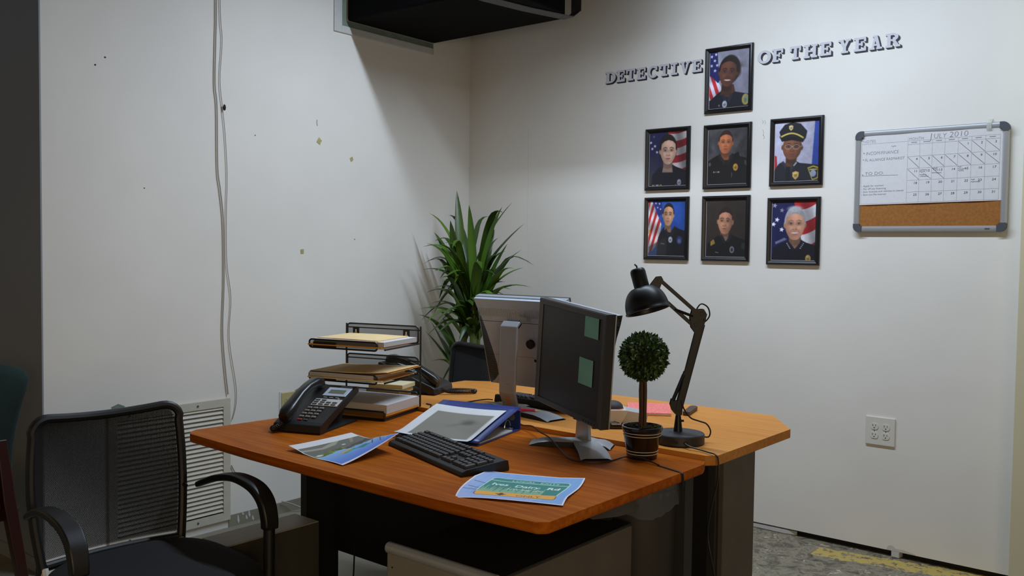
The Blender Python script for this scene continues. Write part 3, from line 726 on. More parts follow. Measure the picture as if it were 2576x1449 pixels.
def pic_g():       # smiling grey-haired officer before a flag
    r = Ras(RW,RH,(26,28,78)); r.mottled(.3,17,6)
    stripes(r,[(.5,0),(1.02,0),(1.02,1.05),(.72,1.05)],1.32,0,.27,.2,(170,28,36),(206,202,206),.9,.08)
    for x,y,c in ((.06,.08,150),(.23,.19,130),(.12,.40,235),(.04,.50,240),(.23,.62,240)): r.star(x,y,.062,(c,c,min(255,c+14)),.2)
    r.poly([(.08,.90),(.30,.80),(.36,.84),(.1,.95)],(170,170,190),.6,2)
    shoulders(r,.54,.86,.05,1.02,1.02,.98,(20,20,34),.15,(30,30,46))
    P = face(r,.53,.51,.225,.345,(208,150,122),.0,1,(110,96,90),.28,(176,96,86),1,.84,1,(60,46,40))
    hair(r,P,(160,158,162),-1.17,1.08,-.50,.02); r.ell(.53,.16,.17,.07,(196,194,198),.04,0,.7)
    shoulders(r,.54,.90,.05,1.04,1.02,1.0,(20,20,34),.13,(32,32,48))
    for s_, x0 in ((1,.36),(-1,.73)):
        for k in range(4): r.star(x0+s_*.022*k,.93+.035*k,.02,(220,220,226))
    ribbons(r,.07,1.31,3); badge(r,.84,1.26,.062,(196,160,90)); r.poly([(.42,1.38),(.58,1.38),(.58,1.40),(.42,1.40)],(200,200,206)); r.line((.71,1.33),(.71,1.42),.012,(170,170,180)); r.line((.735,1.33),(.735,1.42),.012,(150,150,160))
    return r
m_frame = mat('black_frame_moulding', (22,20,22), .35, var=.1, scale=40)
m_edge = mat('mat_edge', (200,196,196), .7)
mglass, nt, bsdf, out = nodes('picture_glass')
tr = nt.nodes.new('ShaderNodeBsdfTransparent'); gl = nt.nodes.new('ShaderNodeBsdfGlossy'); gl.inputs['Roughness'].default_value = .06
fr = nt.nodes.new('ShaderNodeLayerWeight'); fr.inputs['Blend'].default_value = .12; mx = nt.nodes.new('ShaderNodeMixShader')
nt.links.new(math_node(nt,'MULTIPLY',fr.outputs['Facing'],.16), mx.inputs[0]); nt.links.new(tr.outputs[0], mx.inputs[1]); nt.links.new(gl.outputs[0], mx.inputs[2]); nt.links.new(mx.outputs[0], out.inputs['Surface'])
FR = [(1.673,2.137,.247,.314,pic_a,.000,'topmost black framed portrait, smiling woman officer beside a flag'),
      (1.348,1.774,.254,.312,pic_b,.000,'black framed portrait of serious dark haired woman officer, upper row left'),
      (1.673,1.770,.248,.310,pic_c,.000,'black framed portrait of ruddy officer on grey backdrop, upper row middle'),
      (2.015,1.772,.250,.311,pic_d,.000,'black framed portrait of officer in peaked cap and glasses, upper row right'),
      (1.349,1.424,.253,.317,pic_e,.000,'black framed portrait of young officer on bright blue, lower row left'),
      (1.673,1.423,.249,.316,pic_f,.000,'black framed portrait of officer on dark brown, lower row middle'),
      (2.010,1.409,.250,.310,pic_g,.000,'black framed portrait of smiling grey haired officer, lower row right')]
for cx, cz, w, h, fn, rot, lab in FR:
    t = thing('framed_portrait', lab, 'framed picture', (cx,-.0005,cz), 0, 'framed officer portraits')
    m = MB(); m.ring(w,h,[(0,0),(0,-.011),(.004,-.016),(.009,-.0175),(.017,-.0125),(.0205,-.009),(.0205,-.004)])
    m.build('picture_frame', m_frame, t, smooth=True, angle=25)
    iw, ih = w-.041, h-.041
    MB().quad((-iw/2-.002,-.0042,-ih/2-.002),(iw/2+.002,-.0042,-ih/2-.002),(iw/2+.002,-.0042,ih/2+.002),(-iw/2-.002,-.0042,ih/2+.002)).build('mount', m_edge, t)
    r = fn(); e = .0022
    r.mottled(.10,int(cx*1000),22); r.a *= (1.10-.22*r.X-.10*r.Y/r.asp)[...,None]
    for _ in range(2):
        p_ = np.pad(r.a,((1,1),(1,1),(0,0)),mode='edge'); r.a = (p_[:-2,1:-1]+p_[2:,1:-1]+p_[1:-1,:-2]+p_[1:-1,2:]+2*r.a)/6
    r.a *= (1+.05*np.random.RandomState(3).randn(*r.X.shape))[...,None]
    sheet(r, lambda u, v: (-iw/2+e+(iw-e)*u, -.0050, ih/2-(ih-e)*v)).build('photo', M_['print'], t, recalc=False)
    MB().quad((-iw/2-.001,-.0072,-ih/2-.001),(iw/2+.001,-.0072,-ih/2-.001),(iw/2+.001,-.0072,ih/2+.001),(-iw/2-.001,-.0072,ih/2+.001)).build('glass_pane', mglass, t, recalc=False)

# ------------------------------------------------------------------ combination board with paper calendar
BX0, BX1, BZ0, BZ1 = 2.286, 2.886, 1.404, 1.840
t = thing('whiteboard', 'aluminium framed combination board with cork strip, grey corner caps', 'whiteboard', ((BX0+BX1)/2,-.0005,(BZ0+BZ1)/2))
W, H = BX1-BX0, BZ1-BZ0; fw = .026
m = MB(); m.box(-W/2+.01,W/2-.01,-.010,0,-H/2+.01,H/2-.01); m.build('board_panel', M_['white'], t)
def rail(L): return [(0,0),(0,-.016),(.004,-.0195),(.012,-.021),(.020,-.0195),(.0245,-.015),(fw,-.011),(fw,0)]
for nm, F, L in (('rail',frame((-W/2+.03,0,H/2),(0,0,-1),(0,1,0),(1,0,0)),W-.06),('rail',frame((-W/2+.03,0,-H/2),(0,0,1),(0,1,0),(1,0,0)),W-.06),
                 ('rail',frame((-W/2,0,-H/2+.03),(1,0,0),(0,1,0),(0,0,1)),H-.06),('rail',frame((W/2,0,-H/2+.03),(-1,0,0),(0,1,0),(0,0,1)),H-.06)):
    MB().prism(rail(L), 0, L, 0, F).build(nm, M_['alu'], t, smooth=True, angle=30)
for sx in (-1,1):
    for sz in (-1,1):
        poly = [(0,0)]; q = .036; rr = .024
        poly = [(q,0),(q,fw+.002),(fw+.002,fw+.002),(fw+.002,q),(0,q),(0,rr)]+[(rr-rr*math.cos(a),rr-rr*math.sin(a)) for a in np.linspace(.2,PI/2-.2,5)]+[(rr,0)]
        MB().prism([(sx*(W/2-x),sz*(H/2-z)) for x,z in poly], 0, .0235, 0, frame((0,0,0),(1,0,0),(0,0,1),(0,-1,0))).build('corner_cap', M_['grip'], t, bev=.004, seg=2)
MB().box(-W/2+.02,W/2-.02,-.0125,-.0095,-H/2+.022,-H/2+.128).build('cork_panel', M_['cork'], t)
m = MB(); m.box(W/2-.078,W/2-.060,-.0218,-.0205,-H/2+.010,-H/2+.0145); m.build('maker_mark', M_['inkdk'], t)
# the paper calendar taped over the board
c = thing('paper_calendar', 'large handwritten July 2010 paper calendar hung over the board', 'calendar', (0,0,0))
CX0, CX1 = 2.306, 2.861; CZB, CZT = 1.521, 1.817
def cz(u, v): return CZT+.008*u-(CZT-CZB)*(1-.0*u)*v - .0*u   # v 0 top .. 1 bottom
def cp(u, v, d=0): return (CX0+(CX1-CX0)*u, -.0155-d-.0025*(1-abs(2*u-1)**3)-.001*math.sin(u*17), cz(u,v))
MB().grid(24,4,lambda u,v: cp(u,v)).build('calendar_sheet', M_['paper'], c, smooth=True)
ln = MB(); tx = MB(); bk = MB()
def stroke(mb, p, q, w, n=3, d=.0006):
    (u0,v0),(u1,v1) = p, q; L = math.hypot((u1-u0)*(CX1-CX0),(v1-v0)*(CZT-CZB)) or 1e-6
    nu, nv = -(v1-v0)*(CZT-CZB)/L*w/(CX1-CX0), (u1-u0)*(CX1-CX0)/L*w/(CZT-CZB)
    k = max(1,int(n)); 
    for i in range(k):
        a, b = i/k, (i+1)/k; A = (u0+(u1-u0)*a, v0+(v1-v0)*a); B = (u0+(u1-u0)*b, v0+(v1-v0)*b)
        mb.quad(cp(A[0]-nu/2,A[1]-nv/2,d),cp(B[0]-nu/2,B[1]-nv/2,d),cp(B[0]+nu/2,B[1]+nv/2,d),cp(A[0]+nu/2,A[1]+nv/2,d))
def ctext(mb, s, u, v, hgt, sx=1, bold=0, shear=.1, d=.0007):
    k = (CZT-CZB)
    for tr_ in text_tris(s, hgt, 'LEFT', bold): mb.add([cp(u+(x*sx+y*shear)/(CX1-CX0), v-y/k, d) for x,y in tr_], [(0,1,2)])
uc = [.356,.443,.531,.618,.708,.799,.890,.985]; vr = [.165,.335,.505,.672,.838,.985]
for u in uc: stroke(ln,(u,.115 if u != .356 else .06),(u,.985),.0007,6)
for v in vr: stroke(ln,(.356,v),(.985,v),.0007,8)
stroke(ln,(.356,.115),(.985,.115),.0006,8)
for a, b in (((.015,.115),(.35,.115)),((.015,.06),(.015,.985)),((.015,.985),(.35,.985))): stroke(ln,a,b,.0006,6)
stroke(tx,(.02,.575),(.29,.585),.0012,5)
ctext(ln,'NOTES',.02,.098,.017,1,-.015); ctext(ln,'MONTH',.362,.104,.016,1.0,-.015)
for i in range(7):
    stroke(ln,(uc[i]+.025,.138),(uc[i]+.065,.138),.0035,2)
ctext(tx,'J',.510,.118,.038,1.0,-.022,.12); ctext(tx,'ULY',.536,.104,.028,1.0,-.022,.1); ctext(tx,'2010',.643,.104,.032,1.15,-.022)
dates = [(k, 0 if k <= 3 else (k+3)//7, (k+3)%7) for k in range(1,32)]
for k, row, cl in dates:
    ctext(bk, str(k), uc[cl]+.060-(.012 if k > 9 else 0), vr[row]+.055, .0130, 1.15, -.004)
for k, row, cl in dates:
    if k <= 10 or k == 13: stroke(bk,(uc[cl]+.004,vr[row]+.01),(uc[cl+1]-.002,vr[row+1]-.008),.0014,4)
    if k == 11: stroke(bk,(uc[cl]+.004,vr[row]+.01),(uc[cl+1]-.002,vr[row+1]-.008),.0012,4)
    if k == 12: stroke(bk,(uc[cl]+.03,vr[row]+.08),(uc[cl+1]-.002,vr[row+1]-.008),.0009,4)
def scribble(mb, u, v, w, seed, amp=.010, wd=.0012):
    q = random.Random(seed); p = (u,v); n = int(w/.006)
    for i in range(n):
        z = (u+w*(i+1)/n, v+(amp if i%2 else -amp)*q.uniform(.2,1)); stroke(mb,p,z,wd,1); p = z
for u, v, w, sd in ((.447,.535,.045,1),(.447,.56,.04,2),(.447,.60,.05,3),(.452,.625,.058,4),(.533,.52,.04,5),(.542,.545,.036,6),(.533,.585,.066,7),(.712,.52,.025,8),(.712,.55,.058,9),(.712,.575,.04,10),(.803,.705,.025,11),(.803,.735,.06,12)): scribble(bk,u,v,w,sd)
ctext(tx,'* INCOM/FINANCE',.022,.275,.020,.88,-.02); ctext(tx,'* FL ALLIANCE RASMARIST',.020,.365,.0160,.92,-.016); ctext(tx,'TO DO:',.04,.565,.018,1.3,-.018)
stroke(tx,(.02,.56),(.03,.56),.003,1)
for i, s_ in enumerate(('- Apply for warrant','- Pay off any financing','- Scan licenses and vehicles at scenes','- Scan out file interval')): ctext(tx,s_,.018,.735+.042*i,.0105,1.12,-.008)
scribble(tx,.235,.17,.035,21,.012)
ln.build('ruled_grid', mat('grey_rule', (150,152,166), .8), c, recalc=False); tx.build('handwriting', M_['ink'], c, recalc=False); bk.build('dates', M_['inkdk'], c, recalc=False)
mt, nt, bsdf, out = nodes('cloudy_tape')
bsdf.inputs['Base Color'].default_value = (*lin((206,208,196)),1); bsdf.inputs['Alpha'].default_value = .62; bsdf.inputs['Roughness'].default_value = .35
m = MB(); m.add([(2.803,-.001,1.856),(2.821,-.001,1.857),(2.803,-.024,1.838),(2.821,-.024,1.838),(2.803,-.024,1.816),(2.821,-.024,1.816),(2.803,-.0195,1.807),(2.821,-.0195,1.807)],[(0,1,3,2),(2,3,5,4),(4,5,7,6)])
tag(m.build('tape_strip', mt), 'cloudy tape strip holding the calendar over the top rail', 'tape')
ZF, ZR = .728, .742        # heights of the two desk tops
# ------------------------------------------------------------------ the two desks
d1 = thing('office_desk', 'nearer red-brown wooden desk holding the keyboard and telephone', 'desk', (1.8,-2.14,0), 0)
D = lambda x, y: (x-1.8, y+2.14)
poly = [D(1.100,-2.500),D(1.125,-2.517),D(1.45,-2.532),D(1.8,-2.536),D(2.2,-2.537),D(2.484,-2.520),D(2.504,-2.500),D(2.505,-1.80),D(2.49,-1.764),D(1.14,-1.764),D(1.082,-2.47)]
MB().prism(poly, ZF-.029, ZF).build('desktop', M_['wood1'], d1, bev=.0105, seg=4)
m = MB(); m.box(-.535,.57,.075,.095,.285,ZF-.029); m.build('modesty_panel', M_['deskblk'], d1)
m = MB(); m.box(-.565,-.535,-.04,.095,0.03,ZF-.029); m.build('leg', M_['deskblk'], d1)
m = MB(); m.box(-.60,-.51,-.10,.20,.0,.035); m.build('foot', M_['deskblk'], d1, bev=.008)
m = MB(); m.box(.66,.695,.255,.30,.03,ZF-.029); m.build('leg', M_['dkgrey2'], d1)
m = MB(); m.box(.63,.72,.10,.36,0,.03); m.build('foot', M_['deskblk'], d1, bev=.008)
d2 = thing('office_desk', 'farther yellow-brown wooden desk with clipped corners, holding the lamp', 'desk', (1.78,-1.39,0), 0)
D = lambda x, y: (x-1.78, y+1.39)
poly = [D(1.05,-1.752),D(2.488,-1.757),D(2.512,-1.73),D(2.514,-1.225),D(2.372,-1.03),D(1.9,-1.03),D(1.20,-1.055),D(1.035,-1.16),D(1.035,-1.7)]
MB().prism(poly, ZR-.029, ZR).build('desktop', M_['wood2'], d2, bev=.003, seg=2)
MB().box(-.66,.63,-.19,-.17,.10,ZR-.029).build('modesty_panel', M_['deskblk'], d2)
m = MB(); m.box(.655,.672,-.178,.040,.0,ZR-.050); m.build('end_panel', M_['dkgrey'], d2, bev=.002)
m = MB(); m.box(.625,.655,-.192,-.155,.0,ZR-.029); m.build('leg', M_['dkgrey2'], d2, bev=.003)
m = MB(); m.box(-.69,-.66,-.25,.25,.0,ZR-.029); m.build('end_panel', M_['deskblk'], d2)
MB().box(.40,.655,-.15,.05,.02,.66).build('drawer_cabinet', M_['dkgrey2'], d2)

# ------------------------------------------------------------------ under the desk
p = thing('file_pedestal', 'low grey file cabinet with rounded silver front rail under the nearer desk', 'cabinet', (2.26,-2.30,0))
m = MB(); m.box(-.165,.165,-.265,.265,.03,.598); m.build('cabinet_body', [M_['dkgrey']], p, bev=.004)
m = MB(); m.box(-.163,.163,-.262,.263,.599,.604); m.build('top', M_['deskblk'], p)  # black sheet puts the desk's shade on the grey cabinet top
m = MB(); m.box(-.17,.17,-.287,-.266,.31,.60); m.build('drawer', M_['drawer'], p, bev=.004)
m = MB(); m.box(-.17,.17,-.287,-.266,.05,.302); m.build('drawer', M_['drawer'], p, bev=.004)
m = MB(); m.tube([(-.17,-.282,.603),(.17,-.282,.603)], .0135, 16); m.build('front_rail', M_['silver'], p, smooth=True, bev=.003)
m = MB()
for x, z in ((-.15,.56),(-.15,.50),(-.09,.53),(-.04,.53),(.03,.53)): m.tube([(x,-.2865,z),(x,-.2885,z)], .002, 6)
m.build('screw', M_['blackm'], p)
for x in (-.13,.13):
    for y in (-.22,.22): MB().tube([(x-.012,y,.02),(x+.012,y,.02)], .02, 12).build('caster', M_['blackm'], p)

t = thing('computer_tower', 'dark grey computer tower standing on the floor under the desk left end', 'computer', (1.315,-2.42,0))
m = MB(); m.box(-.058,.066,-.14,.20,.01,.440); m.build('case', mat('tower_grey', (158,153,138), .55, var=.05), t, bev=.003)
m = MB(); m.box(.0655,.0672,-.138,.198,.012,.437); m.build('shaded_side_panel', mat('tower_side_shade', (66,63,57), .6, var=.05), t)  # tower side darkened by colour as shade, top kept light
m = MB(); m.box(-.060,.068,-.162,-.1405,.012,.438); m.build('front_bezel', M_['dkgrey2'], t, bev=.006)
for y in (-.10,.15): MB().box(-.055,.063,y-.02,y+.02,0,.011).build('foot', M_['blackm'], t)

b = thing('waste_bin', 'grey waste bin with a clear plastic liner beside the file cabinet', 'bin', (2.370,-1.912,0))
m = MB(); m.lathe([(0,.0),(.085,.0),(.092,.01),(.104,.672),(.108,.677),(.104,.68),(.098,.66),(.088,.02),(0,.015)], 36); m.build('bin_body', mat('bin_grey', (46,42,40), .55, var=.05), b, smooth=True)
mt, nt, bsdf, out = nodes('plastic_liner')
bsdf.inputs['Base Color'].default_value = (*lin((110,118,130)),1); bsdf.inputs['Alpha'].default_value = .35; bsdf.inputs['Roughness'].default_value = .22
m = MB(); n = 72; vs = []; lv = [(.100,.60),(.104,.675),(.110,.690),(.111,.670),(.112,.645),(.113,.622)]
for k, (r, z) in enumerate(lv):
    for j in range(n):
        a = 2*PI*j/n; rr = r+(.0035*math.sin(a*23)+.002*math.sin(a*41+k))*(k/5); zz = z+(.016*math.sin(a*3+1) if k == 5 else 0)
        vs.append((rr*math.cos(a), rr*math.sin(a), zz))
m.add(vs, [(k*n+j, k*n+(j+1)%n, (k+1)*n+(j+1)%n, (k+1)*n+j) for k in range(5) for j in range(n)])
m.build('liner', mt, b, smooth=True, angle=80)
fl_ = [(2.44,-2.30,.690),(2.435,-2.234,.659),(2.435,-2.118,.641),(2.43,-2.03,.634),(2.425,-1.975,.655),(2.42,-1.93,.672)]
m = MB(); m.grid(len(fl_)-1, 3, lambda u,v: tuple(Vector(fl_[round(u*(len(fl_)-1))]).lerp(Vector((fl_[round(u*(len(fl_)-1))][0]-.03,fl_[round(u*(len(fl_)-1))][1]+.01,.694)), v)-Vector((2.370,-1.912,0))))
m.build('liner_flap', mat('milky_plastic', (74,75,76), .5), b, smooth=True)
tag(MB().tube(smooth_path([(1.37,-2.062,.34),(1.372,-2.068,.24),(1.365,-2.066,.16),(1.355,-2.05,.08),(1.37,-2.0,.008)]), .0028, 6).build('hanging_wire', M_['black'], smooth=True), 'thin black wire hanging below the black panel of the nearer desk', 'cable')

# ------------------------------------------------------------------ keyboards
def make_keyboard(label, loc, rz):
    t = thing('keyboard', label, 'keyboard', loc, rz, 'black keyboards')
    L, Dp = .437, .146; sl = math.atan2(.0105,.115)
    prof = [(0,.003),(.003,.0),(Dp-.003,.0),(Dp,.004),(Dp-.004,.0275),(Dp-.012,.029),(.016,.0165),(.004,.0125)]
    m = MB(); m.prism(prof, 0, L, 0, frame((0,0,0),(0,1,0),(0,0,1),(1,0,0))); m.build('case', M_['black'], t, bev=.0025, seg=2)
    top = lambda y: .0168+(y-.016)*(.0122/.118)
    meshes = {}
    def key(x, y, w, h=1):
        k = (round(w,2),h); u = .0183
        if k not in meshes:
            W, Hh = w*u-.0016, h*.0176-.0012; tw, th = W-.0045, Hh-.0045
            mb = MB(); mb.add([(-W/2,-Hh/2,0),(W/2,-Hh/2,0),(W/2,Hh/2,0),(-W/2,Hh/2,0),(-tw/2,-th/2+.0008,.0072),(tw/2,-th/2+.0008,.0072),(tw/2,th/2+.0008,.0072),(-tw/2,th/2+.0008,.0072)],
                [(3,2,1,0),(4,5,6,7),(0,1,5,4),(1,2,6,5),(2,3,7,6),(3,0,4,7)])
            o = mb.build('key', M_['keys'], t, bev=.0008, seg=1); meshes[k] = o
        else:
            o = meshes[k].copy(); COL.objects.link(o); o.parent = t
        cx, cy = x+w*u/2, y+h*.0176/2
        o.location = (cx, cy, top(cy)); o.rotation_euler = (sl,0,0)
    x0, xn, xp, y0 = .011, .2935, .3555, .0165; u = .0183; R = .0178
    for i, w in enumerate((1.5,1.25,6.75,1.25,2.6)): key(x0+u*sum((1.5,1.25,6.75,1.25,2.6)[:i])*1.112, y0, w*1.112)
    x = x0
    for w in [2.25]+[1]*10+[2.7]: key(x, y0+R, w); x += w*u
    x = x0
    for w in [1.75]+[1]*11+[2.2]: key(x, y0+2*R, w); x += w*u
    x = x0
    for w in [1.5]+[1]*12+[1.45]: key(x, y0+3*R, w); x += w*u
    x = x0
    for w in [1]*13+[1.95]: key(x, y0+4*R, w); x += w*u
    yf = y0+5*R+.0045
    key(x0, yf, 1)
    for g in range(3):
        for i in range(4): key(x0+u*(2+g*4.4+i), yf, 1)
    for i in range(3): key(xn+u*i, y0, 1); key(xn+u*i, y0+3*R, 1); key(xn+u*i, y0+4*R, 1); key(xn+u*i, yf, 1)
    key(xn+u, y0+R, 1)
    for r in range(1,4):
        for i in range(3): key(xp+u*i, y0+r*R, 1)
    for i in range(4): key(xp+u*i, y0+4*R, 1)
    key(xp, y0, 2); key(xp+2*u, y0, 1); key(xp+3*u, y0, 1, 2); key(xp+3*u, y0+2*R, 1, 2)
    m = MB(); m.box(xp,xp+.05,yf+.004,yf+.012,top(yf)+.0002,top(yf)+.0022); m.build('indicator_panel', M_['blackg'], t)
    return t
M_['keys'] = mat('key_caps', (44,43,43), .5)
kb1 = make_keyboard('black keyboard on the nearer desk in front of the blue binder', (1.693,-2.217,ZF), math.radians(-17.8))
kb2 = make_keyboard('black keyboard on the farther desk, half hidden behind the silver monitor stand', (1.925,-1.352,ZR), math.radians(179))

# ------------------------------------------------------------------ monitors
def monitor(label, base, head, w, h, bez, legs, hub, column, colw, rearm, brand=False, vents=False):
    """head: matrix, x right and z up as its user sees it, y away from the user, origin at bottom centre"""
    t = thing('computer_monitor', label, 'monitor', base)
    O = T(-base[0],-base[1],-base[2]); Hm = O @ head
    m = MB()
    for (tx, ty, w0, w1) in legs:
        d = Vector((tx,ty,0)); n = Vector((-ty,tx,0)).normalized(); k = 7; vs = []
        for i in range(k):
            s_ = i/(k-1); c_ = d*s_; ww = w0+(w1-w0)*s_**.6; zt = .021-.003*s_-.012*max(0,s_-.75)/.25
            vs += [tuple(c_-n*ww/2+Vector((0,0,zt-.004))), tuple(c_-n*ww*.36+Vector((0,0,zt))), tuple(c_+n*ww*.36+Vector((0,0,zt))), tuple(c_+n*ww/2+Vector((0,0,zt-.004)))]
        fs = []
        for i in range(k-1):
            for j in range(3): fs.append((i*4+j,i*4+j+1,i*4+5+j,i*4+4+j))
        m.add(vs, fs, 0)
        lo = [(v[0],v[1],max(.001,v[2]-(.016 if i//4 < k-1 else .006))) for i, v in enumerate(vs)]
        low = []
        for i in range(k): low += [vs[i*4], (vs[i*4][0],vs[i*4][1],.0008), (vs[i*4+3][0],vs[i*4+3][1],.0008), vs[i*4+3]]
        m.add(low, [(i*4+j,i*4+j+1,i*4+5+j,i*4+4+j) for i in range(k-1) for j in range(3)]+[(k*4-4,k*4-3,k*4-2,k*4-1)], 1)
    m.lathe([(0,.0215),(hub*.8,.0213),(hub,.018)], 20, 0)
    m.build('stand_base', [M_['silver'],M_['blackm']], t, smooth=True, angle=40, recalc=False)
    pts = [Vector(q)-Vector(base) for q in column]; side = Hm.to_3x3() @ Vector((1,0,0)); side.z = 0
    m = MB(); m.ribbon(pts, colw, .011, side, 0)
    nrm = (Hm.to_3x3() @ Vector((0,1,0))); nrm.z = 0; nrm.normalize()
    o = m.build('stand_column', M_['silver'], t, bev=.003, seg=2)
    m = MB(); q0, q1 = pts[-2]-nrm*.014, pts[-1]-nrm*.014
    m.ribbon([q0+(q1-q0)*.05, q0+(q1-q0)*.95], colw[-1]*.72 if isinstance(colw,list) else colw*.72, .02, side); m.build('column_core', M_['blackm'], t)
    if vents:
        m = MB(); a = (pts[0]+(pts[1]-pts[0])*.25), (pts[0]+(pts[1]-pts[0])*.85)
        m.ribbon([a[0]+nrm*.0, a[1]+nrm*.0], .016, .0125, side); m.build('cable_slot', mat('slot_orange', (176,120,84), .6), t)  # orange-brown bar stands for the colour seen through the slot
        m = MB(); c_ = pts[1]+(pts[2]-pts[1])*.12; m.ribbon([c_+nrm*.0065-side*.008, c_+nrm*.0065+side*.008], .003, .003, (0,0,1)); m.build('lock_slot', M_['alu'], t)
    # head
    m = MB(); x, dp = w/2, .030
    fr = frame((0,0,h/2),(1,0,0),(0,1,0),(0,0,1))
    m.ring(w, h, [(.0,dp),(0,.003),(.003,0),(bez,0),(bez+.002,.004)], 0, fr)
    m.M = None; vs = m.v; m.v = [tuple(Hm @ Vector(v)) for v in vs]
    m.build('bezel', M_['bezel'], t, smooth=True, angle=25)
    e = bez+.002
    MB().quad((-x+e,.0041,e),(x-e,.0041,e),(x-e,.0041,h-e),(-x+e,.0041,h-e),0,Hm).build('screen', M_['screen'], t)
    m = MB(); m.box(-x-.0005,x+.0005,dp-(.018 if vents else .001),dp+.004,-.0005,h+.0005,0,Hm); m.build('back_rim', M_['silver'], t, bev=.002)
    # rear housing, waisted towards the middle
    hw = [(0.02,.455),(.06,.40),(.13,.345),(.25,.345),(.45,.375),(.62,.405),(.78,.44),(.90,.478),(.99,.497)]
    m = MB(); d1_, d2_ = dp+.004, rearm
    vs = []; n = len(hw)
    for z, k in hw: vs += [(-x*.985,d1_,z*h),(-k*w*(.97),d2_,z*h),(k*w*(.97),d2_,z*h),(x*.985,d1_,z*h)]
    fs1 = [(i*4+1,i*4+2,i*4+6,i*4+5) for i in range(n-1)]; fs2 = [(i*4+j,i*4+j+1,i*4+5+j,i*4+4+j) for i in range(n-1) for j in (0,2)]
    m.add(vs, fs1, 0, Hm); m.add(vs, fs2, 1, Hm); m.add(vs, [(n*4-4,n*4-3,n*4-2,n*4-1),(0,3,2,1)], 0, Hm)
    m.build('rear_housing', [M_['silverd'], M_['ribs']], t)
    if brand:
        m = MB(); z0, z1 = h*.80, h*.885
        for i in range(46):
            xx = -w*.435+w*.87*i/45
            lo = z0-(.012 if abs(xx) < w*.13 else 0)
            if abs(xx) < w*.085 : continue
            m.box(xx-.0013,xx+.0013,d2_-.0005,d2_+.0016,lo,z1,0,Hm)
        F = Hm @ frame((w*.075,d2_+.0012,z0+.004),(-1,0,0),(0,0,1),(0,1,0))
        add_text(m, 'DELL', .030, F, 0, 'LEFT', .03, 1.0)
        for i in range(12): m.box(-w*.11+w*.22*i/11-.0016,-w*.11+w*.22*i/11+.0016,d2_-.0005,d2_+.0012,z0-.014,z0-.010,0,Hm)
        m.build('vent_ribs', M_['alu'], t)
        m = MB(); m.box(-w*.46,w*.46,d2_-.0004,d2_+.0002,z0-.020,z0-.0185,0,Hm); m.box(-w*.40,w*.40,d2_-.0004,d2_+.0002,h*.36,h*.362,0,Hm)
        for q in range(1): m.tube([tuple(Hm @ Vector((-w*.115,d2_,h*.33))), tuple(Hm @ Vector((-w*.115,d2_+.0015,h*.33)))], .0055, 12)
        m.tube([tuple(Hm @ Vector((-w*.10,d2_,h*.52))), tuple(Hm @ Vector((-w*.10,d2_+.012,h*.52)))], .016, 18)
        m.build('seams', M_['blackm'], t)
        m = MB(); m.box(-w*.34,-w*.18,d2_-.0004,d2_+.0003,h*.14,h*.27,0,Hm); m.build('rating_label', M_['dkgrey'], t)
    else:
        for k in range(5):
            xx = x-bez-.015-.014*k
            MB().box(xx-.003,xx+.003,-.0015,.001,.006,.010,0,Hm).build('button', M_['blackg'], t)
    return t, Hm
M_['bezel'] = mat('dark_bezel', (50,48,47), .36)
M_['screen'] = mat('dark_screen', (34,31,29), .33, spec=.35)
mt, nt, bsdf, out = nodes('ribbed_black')
tc = nt.nodes.new('ShaderNodeTexCoord'); sp = nt.nodes.new('ShaderNodeSeparateXYZ'); nt.links.new(tc.outputs['Object'], sp.inputs[0])
f = math_node(nt, 'GREATER_THAN', math_node(nt, 'SINE', math_node(nt, 'MULTIPLY', sp.outputs[2], 2*PI/.0085)), .2)
rp = nt.nodes.new('ShaderNodeValToRGB'); nt.links.new(f, rp.inputs[0]); rp.color_ramp.elements[0].color = (*lin((15,14,14)),1); rp.color_ramp.elements[1].color = (*lin((44,42,42)),1)
nt.links.new(rp.outputs[0], bsdf.inputs['Base Color']); bsdf.inputs['Roughness'].default_value = .6
M_['ribs'] = mt
def head_matrix(c, yaw, pit, rol):
    n = Vector((math.cos(yaw),math.sin(yaw),0)); r = Vector((-math.sin(yaw),math.cos(yaw),0)); u = Vector((0,0,1))
    n2 = n*math.cos(pit)+u*math.sin(pit); u2 = u*math.cos(pit)-n*math.sin(pit)
    r2 = r*math.cos(rol)+u2*math.sin(rol); u3 = u2*math.cos(rol)-r*math.sin(rol)
    return frame(c, r2, -n2, u3)
mon1, H1 = monitor('black monitor seen from the front, two teal notes on its dark screen', (2.130,-1.832,ZF), head_matrix((2.1075,-1.9043,.831),4.3072,.0089,-.0741), .375, .320, .017,
    [(-.142,-.078,.06,.062),(.132,-.133,.07,.088),(.078,.032,.07,.072)], .046, [(2.118,-1.822,ZF+.018),(2.132,-1.842,.80),(2.146,-1.835,.98)], [.078,.066,.06], .056)
mon2, H2 = monitor('grey silver monitor seen from behind on the farther desk', (1.665,-1.598,ZR), head_matrix((1.668,-1.462,.829),math.radians(92.27),.2756,0), .392, .334, .017,
    [(.215,-.035,.075,.085),(-.15,.05,.05,.06),(-.02,.09,.05,.06)], .04, [(1.668,-1.612,ZR+.016),(1.672,-1.640,.815),(1.683,-1.648,1.045),(1.683,-1.632,1.060)], [.062,.068,.072,.072], .053, True, True)
# sticky notes stuck to the nearer screen
W1 = T(*mon1.location) @ H1
def note(label, x, z, s, curl):
    m = MB(); m.grid(6,6,lambda u,v: (x+s*u, .0030-.004*curl*u**3*(1.2-v)-.0004, z-s*v*1.02), 0, W1)
    tag(m.build('sticky_note', M_['sticky'], smooth=True), label, 'sticky note', 'teal notes on the dark screen')
note('teal sticky note at the top right corner of the dark screen, edge curling', .076, .3185, .073, .35)
note('flat teal sticky note halfway up the dark screen', .058, .182, .074, .1)
